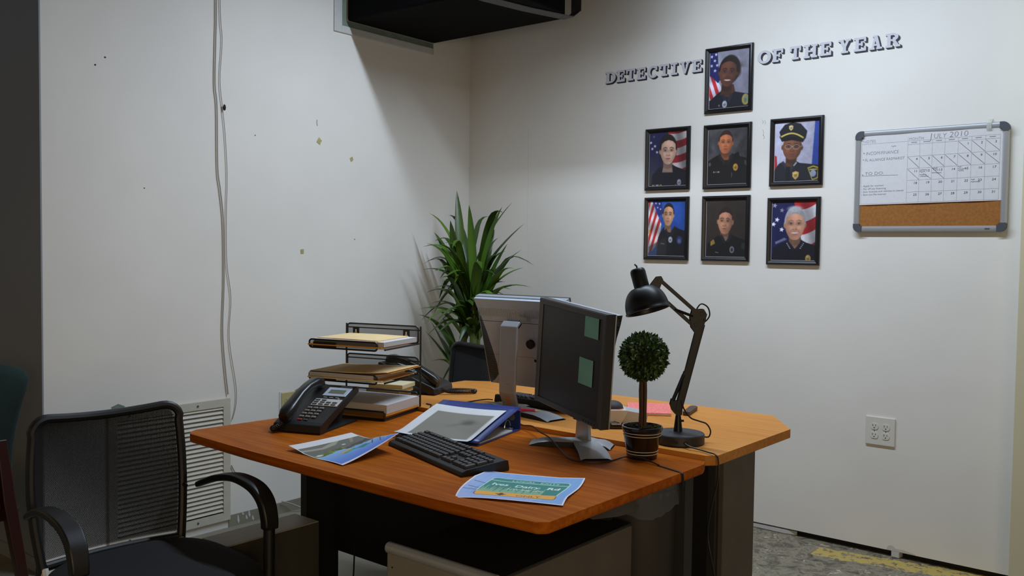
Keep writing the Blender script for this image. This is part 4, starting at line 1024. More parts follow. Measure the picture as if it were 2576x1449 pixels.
# ------------------------------------------------------------------ telephones
def make_phone(label, loc, rz):
    t = thing('desk_telephone', label, 'telephone', loc, rz, 'black desk telephones')
    w = .085; L = .250
    F = frame((0,0,0),(0,1,0),(0,0,1),(1,0,0))
    m = MB(); m.prism([(0,.002),(.004,.026),(.02,.034),(.235,.117),(.248,.118),(.250,.100),(.215,.085),(.06,.022),(.03,.002)], -w, w, 0, F); m.build('phone_body', M_['black'], t, bev=.004, seg=2)
    m = MB(); m.prism([(.02,.001),(.02,.006),(.245,.006),(.245,.001)], -w+.008, w-.004, 0, F); m.prism([(.17,.004),(.19,.004),(.235,.095),(.22,.092)], -w*.6, w*.6, 0, F); m.build('stand', M_['blackm'], t, bev=.002)
    ang = math.atan2(.083,.215)
    P = frame((0,.02,.0345),(1,0,0),(0,math.cos(ang),math.sin(ang)),(0,-math.sin(ang),math.cos(ang)))    # face: x right, y up the face
    m = MB(); m.box(-.006,.079,.160,.214,0,.003,0,P); m.build('display_surround', M_['silverd'], t, bev=.001)
    m = MB(); m.box(.008,.066,.174,.198,.003,.0036,0,P); m.build('display', mat('grey_green_lcd', (104,108,92), .25), t)
    m = MB(); m.box(-.016,.080,.098,.140,0,.0022,0,P); m.build('key_strip', mat('light_grey_plastic', (186,182,176), .5), t, bev=.0008)
    for x in (.004,.026,.048):
        MB().box(x,x+.012,.149,.1525,0,.002,0,P).build('soft_key', M_['silver'], t)
    MB().box(.060,.066,.143,.147,0,.002,0,P).build('soft_key', M_['silver'], t)
    ky = mat('dark_grey_keys', (70,68,68), .5)
    for r, n in ((2,2),(1,4),(0,4)):
        for i in range(n): MB().box(-.012+.0225*i,.004+.0225*i,.102+.0125*r,.1075+.0125*r,.002,.0042,0,P).build('line_key', ky, t)
    gk = mat('grey_dial_keys', (124,120,116), .5)
    for r in range(4):
        for i in range(3): MB().box(-.016+.0215*i,.0+.0215*i,.024+.0178*(3-r),.032+.0178*(3-r),0,.0042,0,P).build('dial_key', gk, t, bev=.001, seg=1)
    MB().box(-.013,.003,.007,.014,0,.003,0,P).build('message_lamp', mat('dim_red_plastic', (150,48,40), .4), t, bev=.001)
    MB().box(.009,.023,.007,.014,0,.003,0,P).build('dial_key', ky, t, bev=.001)
    m = MB(); add_text(m, 'SAMSUNG', .0085, P @ T(.030,.222,.0004), 0, 'LEFT', .02, 1.1); m.build('maker_name', M_['alu'], t, recalc=False)
    # handset in its cradle along the left side
    m = MB(); pts = []
    prof = [(-.012,.014,.017,.016),(.006,.020,.022,.019),(.03,.024,.023,.018),(.055,.030,.021,.014),(.10,.037,.0185,.0125),(.15,.037,.0185,.0125),(.185,.030,.022,.014),(.205,.024,.024,.018),(.222,.018,.021,.016),(.228,.015,.012,.01)]
    vs = []; n = 16
    for y, z, hw, hh in prof:
        for j in range(n):
            a = 2*PI*j/n; cx = math.copysign(abs(math.cos(a))**.6, math.cos(a)); cy = math.copysign(abs(math.sin(a))**.6, math.sin(a))
            vs.append((-.047+hw*cx, y, z+hh*cy))
    k = len(prof)
    m.add(vs, [(i*n+j, i*n+(j+1)%n, (i+1)*n+(j+1)%n, (i+1)*n+j) for i in range(k-1) for j in range(n)]+[tuple(range(n))[::-1], tuple(range((k-1)*n,k*n))], 0, P)
    m.build('handset', M_['blackg'] if False else mat('handset_black', (26,25,25), .32), t, smooth=True, angle=50)
    return t
def coil(m, path, R, r, turns, n=6):
    path = smooth_path(path, 8); L = [0]
    for a, b in zip(path, path[1:]): L.append(L[-1]+(b-a).length)
    pts = []; steps = turns*9
    for i in range(steps+1):
        s_ = L[-1]*i/steps; k = max(j for j in range(len(L)) if L[j] <= s_+1e-9); k = min(k, len(path)-2)
        q = (s_-L[k])/max(1e-6,L[k+1]-L[k]); p = path[k].lerp(path[k+1], q); d = (path[k+1]-path[k]).normalized()
        u = d.cross(Vector((0,0,1))).normalized(); w = u.cross(d); a = 2*PI*i/9
        pts.append(p+(u*math.cos(a)+w*math.sin(a))*R)
    m.tube(pts, r, n)
ph1 = make_phone('black desk telephone on the nearer desk in front of the letter trays', (1.357,-2.293,ZF), math.radians(20.8))
m = MB(); coil(m, [(-.048,-.004,.030),(-.056,-.014,.020),(-.072,-.014,.011),(-.086,.002,.010),(-.088,.022,.010)], .0062, .0019, 20); m.build('coiled_cord', M_['black'], ph1, smooth=True)
ph2 = make_phone('black desk telephone on the farther desk behind the letter trays', (1.200,-1.460,ZR), math.radians(110))
m = MB(); coil(m, [(-.050,-.008,.022),(-.03,-.04,.011),(.0,-.095,.010),(.022,-.12,.010),(.04,-.105,.010),(.03,-.05,.010),(.015,-.01,.010)], .0065, .002, 46); m.build('coiled_cord', M_['black'], ph2, smooth=True)

# ------------------------------------------------------------------ letter trays
tz = math.radians(16.2)
tr_ = thing('letter_tray_rack', 'black wire mesh three tier letter tray rack', 'letter tray', (1.377,-1.845,ZF), tz)
# local: x along the width (right end at 0), y back; built from the right end leftwards
W, D0 = .302, .235
fl = [.003,.128,.240]
def loop_path(x0,x1,z0,z1,r,y,k=5):
    out = []
    for cx, cz, a0 in ((x1-r,z1-r,0),(x0+r,z1-r,90),(x0+r,z0+r,180),(x1-r,z0+r,270)):
        for i in range(k+1):
            a = math.radians(a0+90*i/k); out.append((cx+r*math.cos(a), y, cz+r*math.sin(a)))
    return out
m = MB()
for x in (-W-.004,.006): m.tube([(x,.10,.0),(x,.10,.302)], .0034, 8)
m.build('post', M_['black'], tr_, smooth=True)
for i, z in enumerate(fl):
    dy = -.135
    m = MB(); m.quad((-W,dy,z),(0,dy,z),(0,.095,z),(-W,.095,z))
    if i:
        m.quad((-W,dy,z-.004),(-.030,dy,z-.004),(-.030,dy,z+.022),(-W,dy,z+.022))
    else:
        m.quad((-W,dy,z),(0,dy,z),(0,dy,z+.027),(-W,dy,z+.027)); m.quad((0,dy,z),(0,.095,z),(0,.095,z+.02),(0,dy,z+.02)); m.quad((-W,dy,z),(-W,.095,z),(-W,.095,z+.02),(-W,dy,z+.02))
    hgt = .062
    m.quad((-W+.004,.097,z),(-.004,.097,z),(-.004,.097,z+hgt),(-W+.004,.097,z+hgt))
    t = m.build('tray_shelf', M_['nettray'], tr_, recalc=False)
    m = MB()
    m.tube(loop_path(-W+.002,-.002,z,z+hgt,.012,.097), .003, 8, closed=True)
    m.tube([(-W-.004,.098,z+hgt-.014),(.006,.098,z+hgt-.014)], .0022, 6)
    if i: m.tube(loop_path(-W-.001,-.030,z-.005,z+.023,.010,dy), .003, 8, closed=True)
    else: m.tube(loop_path(-W-.001,.001,z-.001,z+.028,.006,dy), .003, 8, closed=True)
    m.tube([(0,dy,z),(0,.097,z)], .003, 8); m.tube([(-W,dy,z),(-W,.097,z)], .003, 8); m.tube([(-W,.098,z),(0,.098,z)], .003, 8)
    m.build('wire_rim', M_['black'], t, smooth=True)
    if i:
        MB().box(-W+.018,-W+.112,dy-.006,dy-.003,z-.003,z+.016).build('label_holder', M_['blackm'], t, bev=.002)
    if i == 2:
        for x in (-W+.028,-.062):
            m = MB(); m.box(x,x+.026,.093,.0945,z+.012,z+.048)
            m.tube([(x+.013,.0920,z+.028),(x+.013,.0929,z+.028)], .0055, 12, 1); m.box(x+.0105,x+.0155,.0920,.0929,z+.028,z+.041,1)
            m.build('hanger_tab', [M_['blackm'],M_['white']], tr_)
# papers lying in the trays (each a thing of its own)
TR = T(1.377,-1.845,ZF) @ RZ(tz)
def pile(name, label, cat, x0,x1,y0,y1,z0,h, mt, rot=0, group=None, bow=0, lift=0, n=8, skew=0):
    mm = TR @ T((x0+x1)/2,(y0+y1)/2,z0) @ RZ(rot); w, d = x1-x0, y1-y0
    f = lambda u, v, k: (w*(u-.5)+skew*(v-.5)*w, d*(v-.5), k*h+bow*math.sin(PI*min(1,max(0,u)))**2*math.sin(PI*v*.9+.15)+lift*u**3)
    m = MB(); m.grid(n,n,lambda u,v: f(u,v,1),0,mm); m.grid(n,n,lambda u,v: f(u,v,0),0,mm)
    for e in range(4):
        def side(u, v, e=e): a = (u,0,v) if e == 0 else (1,u,v) if e == 1 else (1-u,1,v) if e == 2 else (0,1-u,v); return f(*a)
        m.grid(n,1,side,len(mt)-1 if isinstance(mt,list) else 0,mm)
    o = m.build(name, mt, smooth=True, angle=40); return tag(o, label, cat, group)
PE = [M_['paper'],M_['greyedge']]
# top tier
pile('kraft_envelope','kraft envelope at the bottom of the top tray','envelope',-0.305,-.012,-.142,.078,.244,.004,M_['orange'],.02)
pile('paper_stack','white paper stack in the top tray under a manila folder','paper',-.290,-.004,-.128,.088,.2485,.016,PE,-.02)
pile('manila_folder','smooth manila folder lying in the top tray','folder',-.285,-.035,-.112,.085,.265,.0025,M_['manila'],-.03,None,.006)
# middle tier
pile('manila_folder','flat manila folder at the bottom of the middle tray','folder',-0.302,-.010,-.148,.085,.132,.004,M_['manila'],.03)
pile('paper_stack','white paper stack in the middle tray','paper',-0.299,-.045,-.142,.080,.1365,.014,PE,.02,None,.002)
pile('kraft_envelope','yellow kraft envelope gaping open at the right end of the middle tray','envelope',-.10,.018,-.128,.084,.151,.0022,M_['orange'],.02,None,0,.010)
pile('manila_folder','bowed manila folder on top of the middle tray, right corner curling','folder',-0.302,.006,-.132,.088,.151,.0025,M_['manila'],.0,None,.012,.012)
# bottom tier
pile('kraft_envelope','yellow kraft envelope lying lowest in the bottom tray','envelope',-.300,-.002,-.133,.086,.008,.008,M_['orange'],.01)
pile('kraft_envelope','yellow kraft envelope directly under the white paper in the bottom tray','envelope',-.300,.006,-.130,.088,.0165,.007,M_['orange'],-.01)
pile('paper_stack','thick white paper stack in the bottom tray','paper',-.300,.006,-.130,.090,.024,.030,PE,.0,None,.005)

# cream pads stacked behind the rack
for i in range(3):
    m = MB(); m.box(-.072,.072,-.055,.055,0,.0165)
    o = m.build('paper_pad', M_['creampad'], bev=.0015); o.location = (1.085+.008*i,-1.655+.004*i,ZR+.0005+.0172*i); o.rotation_euler = (0,0,math.radians(14+3*i))
    tag(o, ('cream paper pad lowest of the three behind the trays','cream paper pad in the middle of the three behind the trays','cream paper pad topmost of the three behind the trays')[i], 'pad', 'cream pads behind the letter trays')

# ------------------------------------------------------------------ binder with a sheet on it
bd = thing('ring_binder', 'blue ring binder lying on the nearer desk, its spine at the back', 'binder', (1.840,-1.775,ZF), math.radians(12.5))
# local: origin at right end of the spine's foot, x right, y back
BL, BD = .290, .285
m = MB(); m.box(-BL,0,-BD,.0,.0005,.004); m.build('back_cover', M_['blue'], bd, bev=.001)
m = MB()
sp = [(-.001,.0008),(.003,.0008),(.003,.064),(-.001,.064)]
for k in range(1):
    n = 22; hole = [(-.030+.011*math.cos(a)*0,0) for a in (0,)]
m.box(-BL,0,-.003,.001,.002,.064); spn = m.build('spine', M_['blue'], bd, bev=.0012)
m = MB(); m.grid(10,12,lambda u,v: (-BL+BL*u, -.001-(BD-.004)*v, .064*(1-v)**1.15+.009+.004*math.sin(PI*v)))
m.build('front_cover', M_['blue'], bd, smooth=True, solid=.003)
m = MB(); m.add([(.0006,-.003,.004),(.0006,-.012,.004),(.0006,-.012,.055),(.0006,-.003,.060)], [(0,1,2,3)])
m = MB(); m.box(-BL+.03,-.02,-.035,-.015,.0042,.008)
for x in (-.035,-.145,-.255):
    m.tube([(x,-.025+.020*math.cos(a),.010+.023*math.sin(a)) for a in np.linspace(.05,PI-.05,12)], .0018, 6)
m.build('ring_mechanism', M_['alu'], bd, smooth=True)
m = MB(); m.tube([(-.03,-.0045,.040),(-.03,.0014,.040)], .011, 20); m.tube([(-.26,-.0045,.040),(-.26,.0014,.040)], .011, 20); m.build('finger_hole', mat('hole_rim', (120,118,120), .4, .6), bd)
m = MB(); m.box(-BL+.008,-.004,-BD+.02,-.05,.0045,.008); m.build('filed_pages', M_['paper'], bd)
r = Ras(64,56,(206,206,206)); r.asp = 56/64
r.Y = r.Y/r.Y.max()*r.asp
r.poly([(.14,.17),(.93,.17),(.93,.80),(.14,.80)],(122,118,106)); r.mottled(.06,3,5)
for k in range(5): r.ell(.66+.02*k,.40-.01*k,.07,.035,(76,74,64),.06,.5,.35)
r.ell(.58,.46,.09,.025,(84,80,70),.05,-.5,.5); r.ell(.70,.40,.06,.035,(66,64,56),.04,-.4,.6)
def binder_sheet(u, v):
    x = -BL+.005+(BL-.03)*u; y = -.052-.250*v; q = min(1,(-y)/(BD-.004))
    return (x+.012*v*0, y, .064*(1-q)**1.15+.012+.004*math.sin(PI*q)+.004*(2*u-1)**2+.004*max(0,v-.8)*5*(1-u))
o = sheet(r, binder_sheet).build('fingerprint_sheet', M_['printm'], smooth=True, recalc=False); o.location = bd.location; o.rotation_euler = bd.rotation_euler
tag(o, 'white sheet with a grey fingerprint photo lying on the blue binder', 'sheet')

# ------------------------------------------------------------------ two colour prints on the desk
def tt(r, s, x, y, size, col, sx=1, bold=0): r.tris(text_tris(s, size, 'LEFT', bold), col, lambda a, b: (x+a*sx, y-b))
def pic_sign():
    w, h = 300, 236
    r = Ras(w,h,(222,216,222)); A = r.asp
    ins = r.poly([(.018,.018),(.982,.018),(.982,A-.018),(.018,A-.018)],(122,166,216))
    q = np.random.RandomState(5)
    for i in range(60): x = q.rand()*.9+.03; r.poly([(x,.02),(x+.012,.02),(x+.02,A-.02),(x+.0,A-.02)],(150,172,222),.10 if x > .3 else .35,1)
    r.poly([(.02,.02),(.17,.02),(.10,A-.02),(.02,A-.02)],(172,180,224),.45,6)
    r.poly([(.02,A-.12),(.75,A-.10),(.7,A-.02),(.02,A-.02)],(178,182,224),.6,6)
    for p, q_ in (((.045,.36),(.20,.38)),((.05,.49),(.22,.52)),((.03,.56),(.2,.56))): r.line(p,q_,.010,(44,52,70),.8)
    # the road sign
    def rr(x0,y0,x1,y1,c,rad=.03): 
        pts = []
        for cx, cy, a0 in ((x1-rad,y0+rad,-90),(x1-rad,y1-rad,0),(x0+rad,y1-rad,90),(x0+rad,y0+rad,180)):
            for k in range(7): a = math.radians(a0+15*k); pts.append((cx+rad*math.cos(a),cy+rad*math.sin(a)))
        return r.poly(pts,c)
    x0, x1, y0, y1 = .155, .90, .17, .66
    rr(x0,y0,x1,y1,(196,222,214),.045); g = rr(x0+.010,y0+.010,x1-.010,y1-.006,(40,128,116),.038)
    r.poly([(x0+.01,.255),(x1-.01,.255),(x1-.01,.268),(x0+.01,.268)],(196,222,214))
    for i in range(74):
        x = x0+.014+(x1-x0-.17)*i/73; hh = .12+.10*abs(math.sin(i*.37))+.05*math.sin(i*1.7)
        r.poly([(x,y1-.01-hh),(x+.006,y1-.01-hh),(x+.008,y1-.006),(x-.003,y1-.006)],(206,206,150),.55)
    rr(x0-.004,.585,x1+.002,.685,(70,60,30),.03); rr(x0+.003,.592,x1-.005,.678,(238,166,50),.025)
    r.poly([(x0+.0,.582),(x1,.582),(x1,.600),(x0,.600)],(238,166,50))
    tt(r,'LOCAL  EXITS',.345,.242,.058,(200,226,216),1.25,.0)
    tt(r,'Ives',.215,.385,.088,(226,234,222),1.15,.02); tt(r,'Dairy',.435,.40,.088,(226,234,222),1.2,.02); tt(r,'Rd',.735,.40,.088,(232,238,228),1.2,.03)
    tt(r,'NW NE 200',.40,.485,.05,(220,226,190),1.3,.01)
    r.poly([(.385,.598),(.42,.598),(.42,.622),(.455,.622),(.40,.672),(.345,.622),(.385,.622)],(70,50,20)); tt(r,'ONLY',.54,.662,.062,(84,60,20),1.35,.0)
    r.poly([(.28,.70),(.36,.70),(.36,.712),(.28,.712)],(206,200,150),.8); r.poly([(.72,.70),(.80,.70),(.80,.712),(.72,.712)],(206,200,150),.8)
    return r
r = pic_sign()
P1 = T(2.2213,-2.4952+.002,ZF+.001) @ RZ(math.radians(23.4))
def f1(u, v):
    x, y = .260*u+.004*math.sin(v*6), .250*(1-v); z = .001+.010*max(0,1-u*3.2)**2*(1-abs(2*v-.7))+.006*max(0,.35-abs(v-.75))*max(0,u-.6)*6+.003*math.sin(PI*u)*v**4+.007*max(0,u-.75)*max(0,.6-v)*4
    return tuple(P1 @ Vector((x-.01*math.sin(PI*v)*(1-u),y,z)))
tag(sheet(r,f1).build('printed_photo', M_['printm'], smooth=True, recalc=False), 'colour print of a green LOCAL EXITS road sign lying on the near desk corner', 'printed photo', 'colour prints on the nearer desk')
def pic_road():
    w, h = 200, 176
    r = Ras(w,h,(214,212,212)); A = r.asp                 # x: from the wide white margin to the sky edge, y: back to front
    r.poly([(.16,.015),(.955,.015),(.955,A-.015),(.16,A-.015)],(96,150,210))
    for i in range(40):
        x = .50+.455*i/40; r.poly([(x,.015),(x+.014,.015),(x+.014,A-.015),(x,A-.015)],(int(140-56*i/40),int(184-66*i/40),int(216-8*i/40)))
    r.poly([(.16,.015),(.46,.015),(.50,.25),(.47,.5),(.44,.7),(.46,A-.015),(.16,A-.015)],(104,102,92)); 
    r.poly([(.30,.015),(.48,.015),(.52,.12),(.50,.30),(.42,.34),(.36,.1)],(72,70,66),1,1)
    r.poly([(.16,.3),(.26,.42),(.30,.6),(.26,A-.015),(.22,A-.015),(.25,.6),(.16,.38)],(168,162,140),.8,1)
    r.poly([(.16,.10),(.30,.2),(.31,.24),(.16,.16)],(150,142,112),.7,1)
    q = np.random.RandomState(2)
    for i in range(60):
        y = .42+.44*q.rand(); r.ell(.45+.03*math.sin(y*9)+q.rand()*.05,y,.025+.02*q.rand(),.03,((96,106,44),(128,128,56),(70,84,36))[i%3],.01)
    for i in range(26): y = .10+.36*q.rand(); r.ell(.47+.07*q.rand(),y,.02,.025,((60,60,54),(120,104,90),(84,84,76))[i%3],.01)
    r.ell(.48,A-.09,.03,.045,(206,206,196),.01); r.ell(.31,.34,.02,.025,(200,198,190),.01)
    r.line((.52,.02),(.66,.26),.016,(196,192,186)); r.line((.60,.02),(.80,.16),.014,(92,84,80)); r.line((.55,.10),(.74,.24),.012,(72,66,66)); r.line((.70,.0),(.82,.10),.014,(176,170,166))
    r.poly([(.625,.27),(.70,.22),(.75,.38),(.67,.43)],(44,130,128)); r.poly([(.60,.44),(.665,.40),(.72,.58),(.65,.63)],(36,140,126)); r.poly([(.585,.46),(.62,.43),(.67,.61),(.635,.64)],(214,160,70))
    for k in range(3): r.line((.64+.02*k,.46),(.69+.018*k,.58),.006,(150,210,200),.8)
    return r
r = pic_road()
P2 = T(1.5365,-2.455,ZF+.001) @ RZ(math.radians(-4.1))
def f2(u, v):
    w_ = 1-v
    x, y = .2585*u-.030*w_*u*u, .2195*w_
    z = .0012+w_**1.3*(.019+.034*max(0,(u-.35)/.65)**1.2)+.012*max(0,.30-u)/.30*v+.0015*math.sin(u*9)*v-.004*w_*math.sin(PI*min(1,u/.6))
    return tuple(P2 @ Vector((x,y,z)))
tag(sheet(r,f2).build('printed_photo', M_['printm'], smooth=True, recalc=False), 'curled colour print of a highway under blue sky, beside the keyboard', 'printed photo', 'colour prints on the nearer desk')

# ------------------------------------------------------------------ potted topiary ball
tp = thing('topiary', 'leafy ball topiary in a black pot with white rings', 'potted plant', (2.335,-1.852,ZF))
tp.location = (2.333,-1.842,ZF)
m = MB(); m.lathe([(0,0),(.040,0),(.0425,.003),(.0445,.02),(.0545,.080),(.0575,.082),(.0575,.090),(.053,.0905),(.050,.080),(0,.078)], 48); m.build('pot', mat('pot_glaze', (20,17,16), .18, spec=.6), tp, smooth=True, angle=30)
m = MB()
for z in (.015,.023,.066,.074):
    rr_ = .0445+(z-.02)*(.0100/.060)+.0002
    m.tube([(rr_*math.cos(a),rr_*math.sin(a),z) for a in np.linspace(0,2*PI,48,endpoint=False)], .0010, 6, closed=True)
m.build('white_ring', M_['white'], tp, smooth=True)
m = MB(); q = random.Random(4)
for i in range(150):
    a, rr_ = q.uniform(0,2*PI), .049*math.sqrt(q.random()); s_ = q.uniform(.004,.009); b = q.uniform(0,PI); c_ = (rr_*math.cos(a),rr_*math.sin(a),.080+q.uniform(0,.007))
    m.add([(c_[0]-s_*math.cos(b),c_[1]-s_*math.sin(b),c_[2]),(c_[0]+s_*.5*math.sin(b),c_[1]-s_*.5*math.cos(b),c_[2]+.003),(c_[0]+s_*math.cos(b),c_[1]+s_*math.sin(b),c_[2]+.001),(c_[0]-s_*.5*math.sin(b),c_[1]+s_*.5*math.cos(b),c_[2]+.004)],[(0,1,2,3)])
m.build('bark_mulch', M_['soil'], tp)
m = MB()
for i in range(26):
    a, rr_ = q.uniform(-1.2,.6), q.uniform(.03,.05); c_ = (rr_*math.cos(a),rr_*math.sin(a),.086+q.uniform(0,.006)); s_ = .006
    m.add([(c_[0]-s_,c_[1],c_[2]),(c_[0],c_[1]-s_*.6,c_[2]+.004),(c_[0]+s_,c_[1],c_[2]+.002),(c_[0],c_[1]+s_*.6,c_[2]+.004)],[(0,1,2,3)])
m.build('moss', mat('moss_green', (70,84,30), .95, var=.4, scale=200), tp)
m = MB()
for dx, dy, r_ in ((-.006,-.002,.0055),(.005,.003,.006),(.001,-.006,.0045),(.010,-.004,.004)):
    m.tube([(dx,dy,.078),(dx*.9+.001,dy,.13),(dx*1.05,dy*1.1,.19),(dx*.8,dy,.24)], [r_,r_*.9,r_*.95,r_*.8], 8)
m.build('trunk', mat('twig_bark', (74,48,30), .7, var=.35, scale=40, stretch=(4,4,.5)), tp, smooth=True)
mt, nt, bsdf, out = nodes('boxwood_leaf')
oi = nt.nodes.new('ShaderNodeVertexColor'); oi.layer_name = 'Col'; nt.links.new(oi.outputs[0], bsdf.inputs['Base Color']); bsdf.inputs['Roughness'].default_value = .42
M_['leafc'] = mt
m = MB(); cols = []; R = .0660; cz_ = .285
core = MB(); core.lathe([(0,-R*.86)]+[(R*.86*math.sin(t),-R*.86*math.cos(t)) for t in np.linspace(.1,PI-.1,14)]+[(0,R*.86)], 24, 0, T(0,0,cz_))
q = random.Random(12); n = 1500
for i in range(n):
    z = 1-2*(i+.5)/n; a = i*2.399963; rad = math.sqrt(1-z*z); d = Vector((rad*math.cos(a),rad*math.sin(a),z))
    d = (d+Vector((q.uniform(-.12,.12),q.uniform(-.12,.12),q.uniform(-.12,.12)))).normalized()
    p = d*R*q.uniform(.84,1.0)+Vector((0,0,cz_)); up = (d+Vector((q.uniform(-.8,.8),q.uniform(-.8,.8),q.uniform(-.6,.8)))).normalized()
    s_ = up.cross(d+Vector((.01,.02,.03))).normalized(); nn = s_.cross(up); l, w_ = q.uniform(.012,.018), q.uniform(.0038,.0055)
    m.add([p-up*l*.3, p+s_*w_+nn*.0012+up*l*.15, p+up*l*.75, p-s_*w_+nn*.0012+up*l*.15, p+up*l*.2-nn*.0004], [(0,1,4),(1,2,4),(2,3,4),(3,0,4)])
    c_ = lin(((44,72,28),(30,54,22),(58,88,32),(66,84,38),(38,62,26))[i%5]); cols += [(*c_,1)]*5
m.col = cols
core.build('foliage_core', mat('deep_green', (14,24,12), .9), tp, smooth=True)
m.build('foliage', M_['leafc'], tp, recalc=False)

# ------------------------------------------------------------------ desk lamp
lp = thing('desk_lamp', 'black articulated desk lamp on a round base', 'lamp', (2.345,-1.650,ZR))
O = T(-2.345,-1.650*-1,-ZR)
def L_(x,y,z): return Vector((x-2.345+.010,y+1.650-.0,z-ZR))
m = MB(); m.lathe([(0,0),(.072,0),(.0745,.003),(.0745,.027),(.0725,.030),(0,.0305)], 56); m.build('lamp_base', mat('lamp_base_black', (34,34,36), .5), lp, smooth=True, angle=30)
hx = Vector((.773,.634,0)); hn = Vector((-.634,.773,0))          # in-plane horizontal of the arm and its normal
m = MB(); m.box(-.008,.008,-.0765,-.074,.010,.018,0,RZ(.35)); m.tube([(.052,-.052,.014),(.056,-.056,.014)],.005,10); m.build('switch', M_['blackm'], lp)
P_ = lambda s_, z, d=0: Vector((-.011,.012,0))+hx*s_+hn*d+Vector((0,0,z))
m = MB(); m.lathe([(.0135,.030),(.0125,.04),(.0085,.075),(.0075,.08),(0,.08)], 20, 0, T(*P_(0,0))); m.tube([P_(.006,.062),P_(.017,.062)], .0035, 8); m.build('socket_cone', M_['lampblk'], lp, smooth=True)
m = MB()
for d in (-.008,.008):
    m.prism([(-.004,.078),(.010,.078),(.010,.11),(.006,.118),(-.018,.108),(-.024,.13),(-.024,.118),(-.019,.092),(-.010,.084)][:0] or [(-.006,.080),(.010,.080),(.012,.118),(-.004,.122),(-.022,.128),(-.026,.112),(-.020,.094),(-.012,.084)], -.0012, .0012, 0, frame(P_(0,0,d), hx, Vector((0,0,1)), -hn))
m.tube([P_(.002,.05),P_(.001,.084)], .0068, 12)
m.build('bracket', M_['lampblk'], lp)
e0, e1 = P_(-.002,.092), P_(.062,.362)         # lower arm ends
m = MB()
for d in (-.007,.007): m.ribbon([e0+hn*d, e1+hn*d], .006, .019, hn)
m.ribbon([e0+hx*.004, e1+hx*.004-Vector((0,0,.010))], .013, .016, hn)
m.build('lower_arm', M_['lampblk'], lp, bev=.001)
m = MB()
for d in (-.007,.007):
    m.tube([P_(-.017,.122,d),P_(.014,.200,d)], .0042, 8)
    m.tube([P_(-.022,.112,d),P_(-.017,.124,d)], .002, 6); m.tube([P_(.013,.198,d),P_(.017,.210,d)], .003, 6)
m.build('lower_spring', M_['lampblk'], lp, smooth=True)
m = MB()
for d in (-.009,.009):
    m.prism([(.034,.396),(.068,.398),(.078,.382),(.070,.350),(.052,.316),(.032,.342),(.028,.372)], -.0013, .0013, 0, frame(P_(0,0,d), hx, Vector((0,0,1)), -hn))
m.tube([P_(.062,.384,-.011),P_(.062,.384,.011)], .006, 10); m.tube([P_(.045,.352,-.011),P_(.045,.352,.011)], .006, 10); m.tube([P_(.071,.366,-.013),P_(.071,.366,.013)], .004, 8)
m.build('elbow_plate', M_['lampblk'], lp, bev=.0008)
u0, u1 = P_(.050,.386), P_(-.062,.482)
v0, v1 = P_(.034,.352), P_(-.078,.450)
m = MB()
m.ribbon([u0,u1], .014, .0105, hn)
m.ribbon([v0,v1], .014, .0105, hn)
m.build('upper_arm', M_['lampblk'], lp, bev=.001)
m = MB()
for d in (-.008,.008): m.tube([P_(.036,.376,d),P_(-.018,.396,d)], .0042, 8)
m.build('upper_spring', M_['lampblk'], lp, smooth=True)
m = MB()
for d in (-.008,.008): m.prism([(-.074,.492),(-.060,.494),(-.054,.484),(-.070,.440),(-.090,.448),(-.096,.462)], -.0012, .0012, 0, frame(P_(0,0,d), hx, Vector((0,0,1)), -hn))
m.tube([P_(-.092,.460),P_(-.118,.458)], .006, 8); m.tube([P_(-.104,.452,-.016),P_(-.104,.452,.014)], .0055, 10); m.tube([P_(-.066,.484,-.012),P_(-.066,.484,.012)], .006, 10)
m.build('head_joint', M_['lampblk'], lp)
m = MB(); m.tube([P_(-.104,.452,-.016),P_(-.104,.452,-.021)], .0042, 8); m.build('wing_screw', M_['alu'], lp)
# shade: axis tilts so that it opens down and to the right
ax = (hx*.24-Vector((0,0,1))*.95-hn*.22).normalized()      # from cap to mouth
side = ax.cross(Vector((0,0,1))).normalized(); fwd = side.cross(ax)
c0 = P_(-.131,.513)
SM = frame(c0, side, fwd, ax)
m = MB()
m.lathe([(.0,-.001),(.018,-.001),(.0215,.003),(.0230,.010),(.0225,.064)], 32, 0, SM)
m.build('shade_cap', M_['lampblk'], lp, smooth=True, angle=30)
m = MB()
oc = [(.0225+.0425*math.sin(t),.056+.068*(1-math.cos(t))) for t in np.linspace(.0,PI/2,14)]
m.lathe(oc+[(.0670,.126),(.0670,.129),(.0635,.129)]+[(r_*.955,z_+.002) for r_,z_ in oc[::-1]], 56, 0, SM)
m.build('lamp_shade', M_['lampblk'], lp, smooth=True, angle=50)
m = MB(); m.lathe([(0,.05),(.012,.05),(.013,.07),(.026,.09),(.029,.104),(.022,.118),(0,.123)], 20, 0, SM); m.build('bulb', M_['white'], lp, smooth=True)
m = MB(); a = SM @ Vector((0,0,0)); m.tube([a, a-ax*.010+hx*.001, a-ax*.016-hx*.004], .0026, 8); m.build('knob', M_['black'], lp, smooth=True)
m = MB()
m.tube(smooth_path([P_(.050,.395,.012),P_(.064,.412,.013),P_(.084,.402,.012),P_(.090,.378,.012),P_(.078,.360,.012),P_(.07,.362,.01)]), .0022, 8)
m.tube(smooth_path([P_(.006,.125,-.011),P_(.014,.100,-.014),P_(.034,.074,-.014),P_(.060,.064,-.014),P_(.082,.056,-.014),P_(.094,.036,-.016),P_(.090,.018,-.014),P_(.078,.016,-.01)]), .0023, 8)
m.build('arm_cord', M_['black'], lp, smooth=True)
m = MB()
w = lambda x,y,z: (x-2.345,y+1.650,z-ZR)
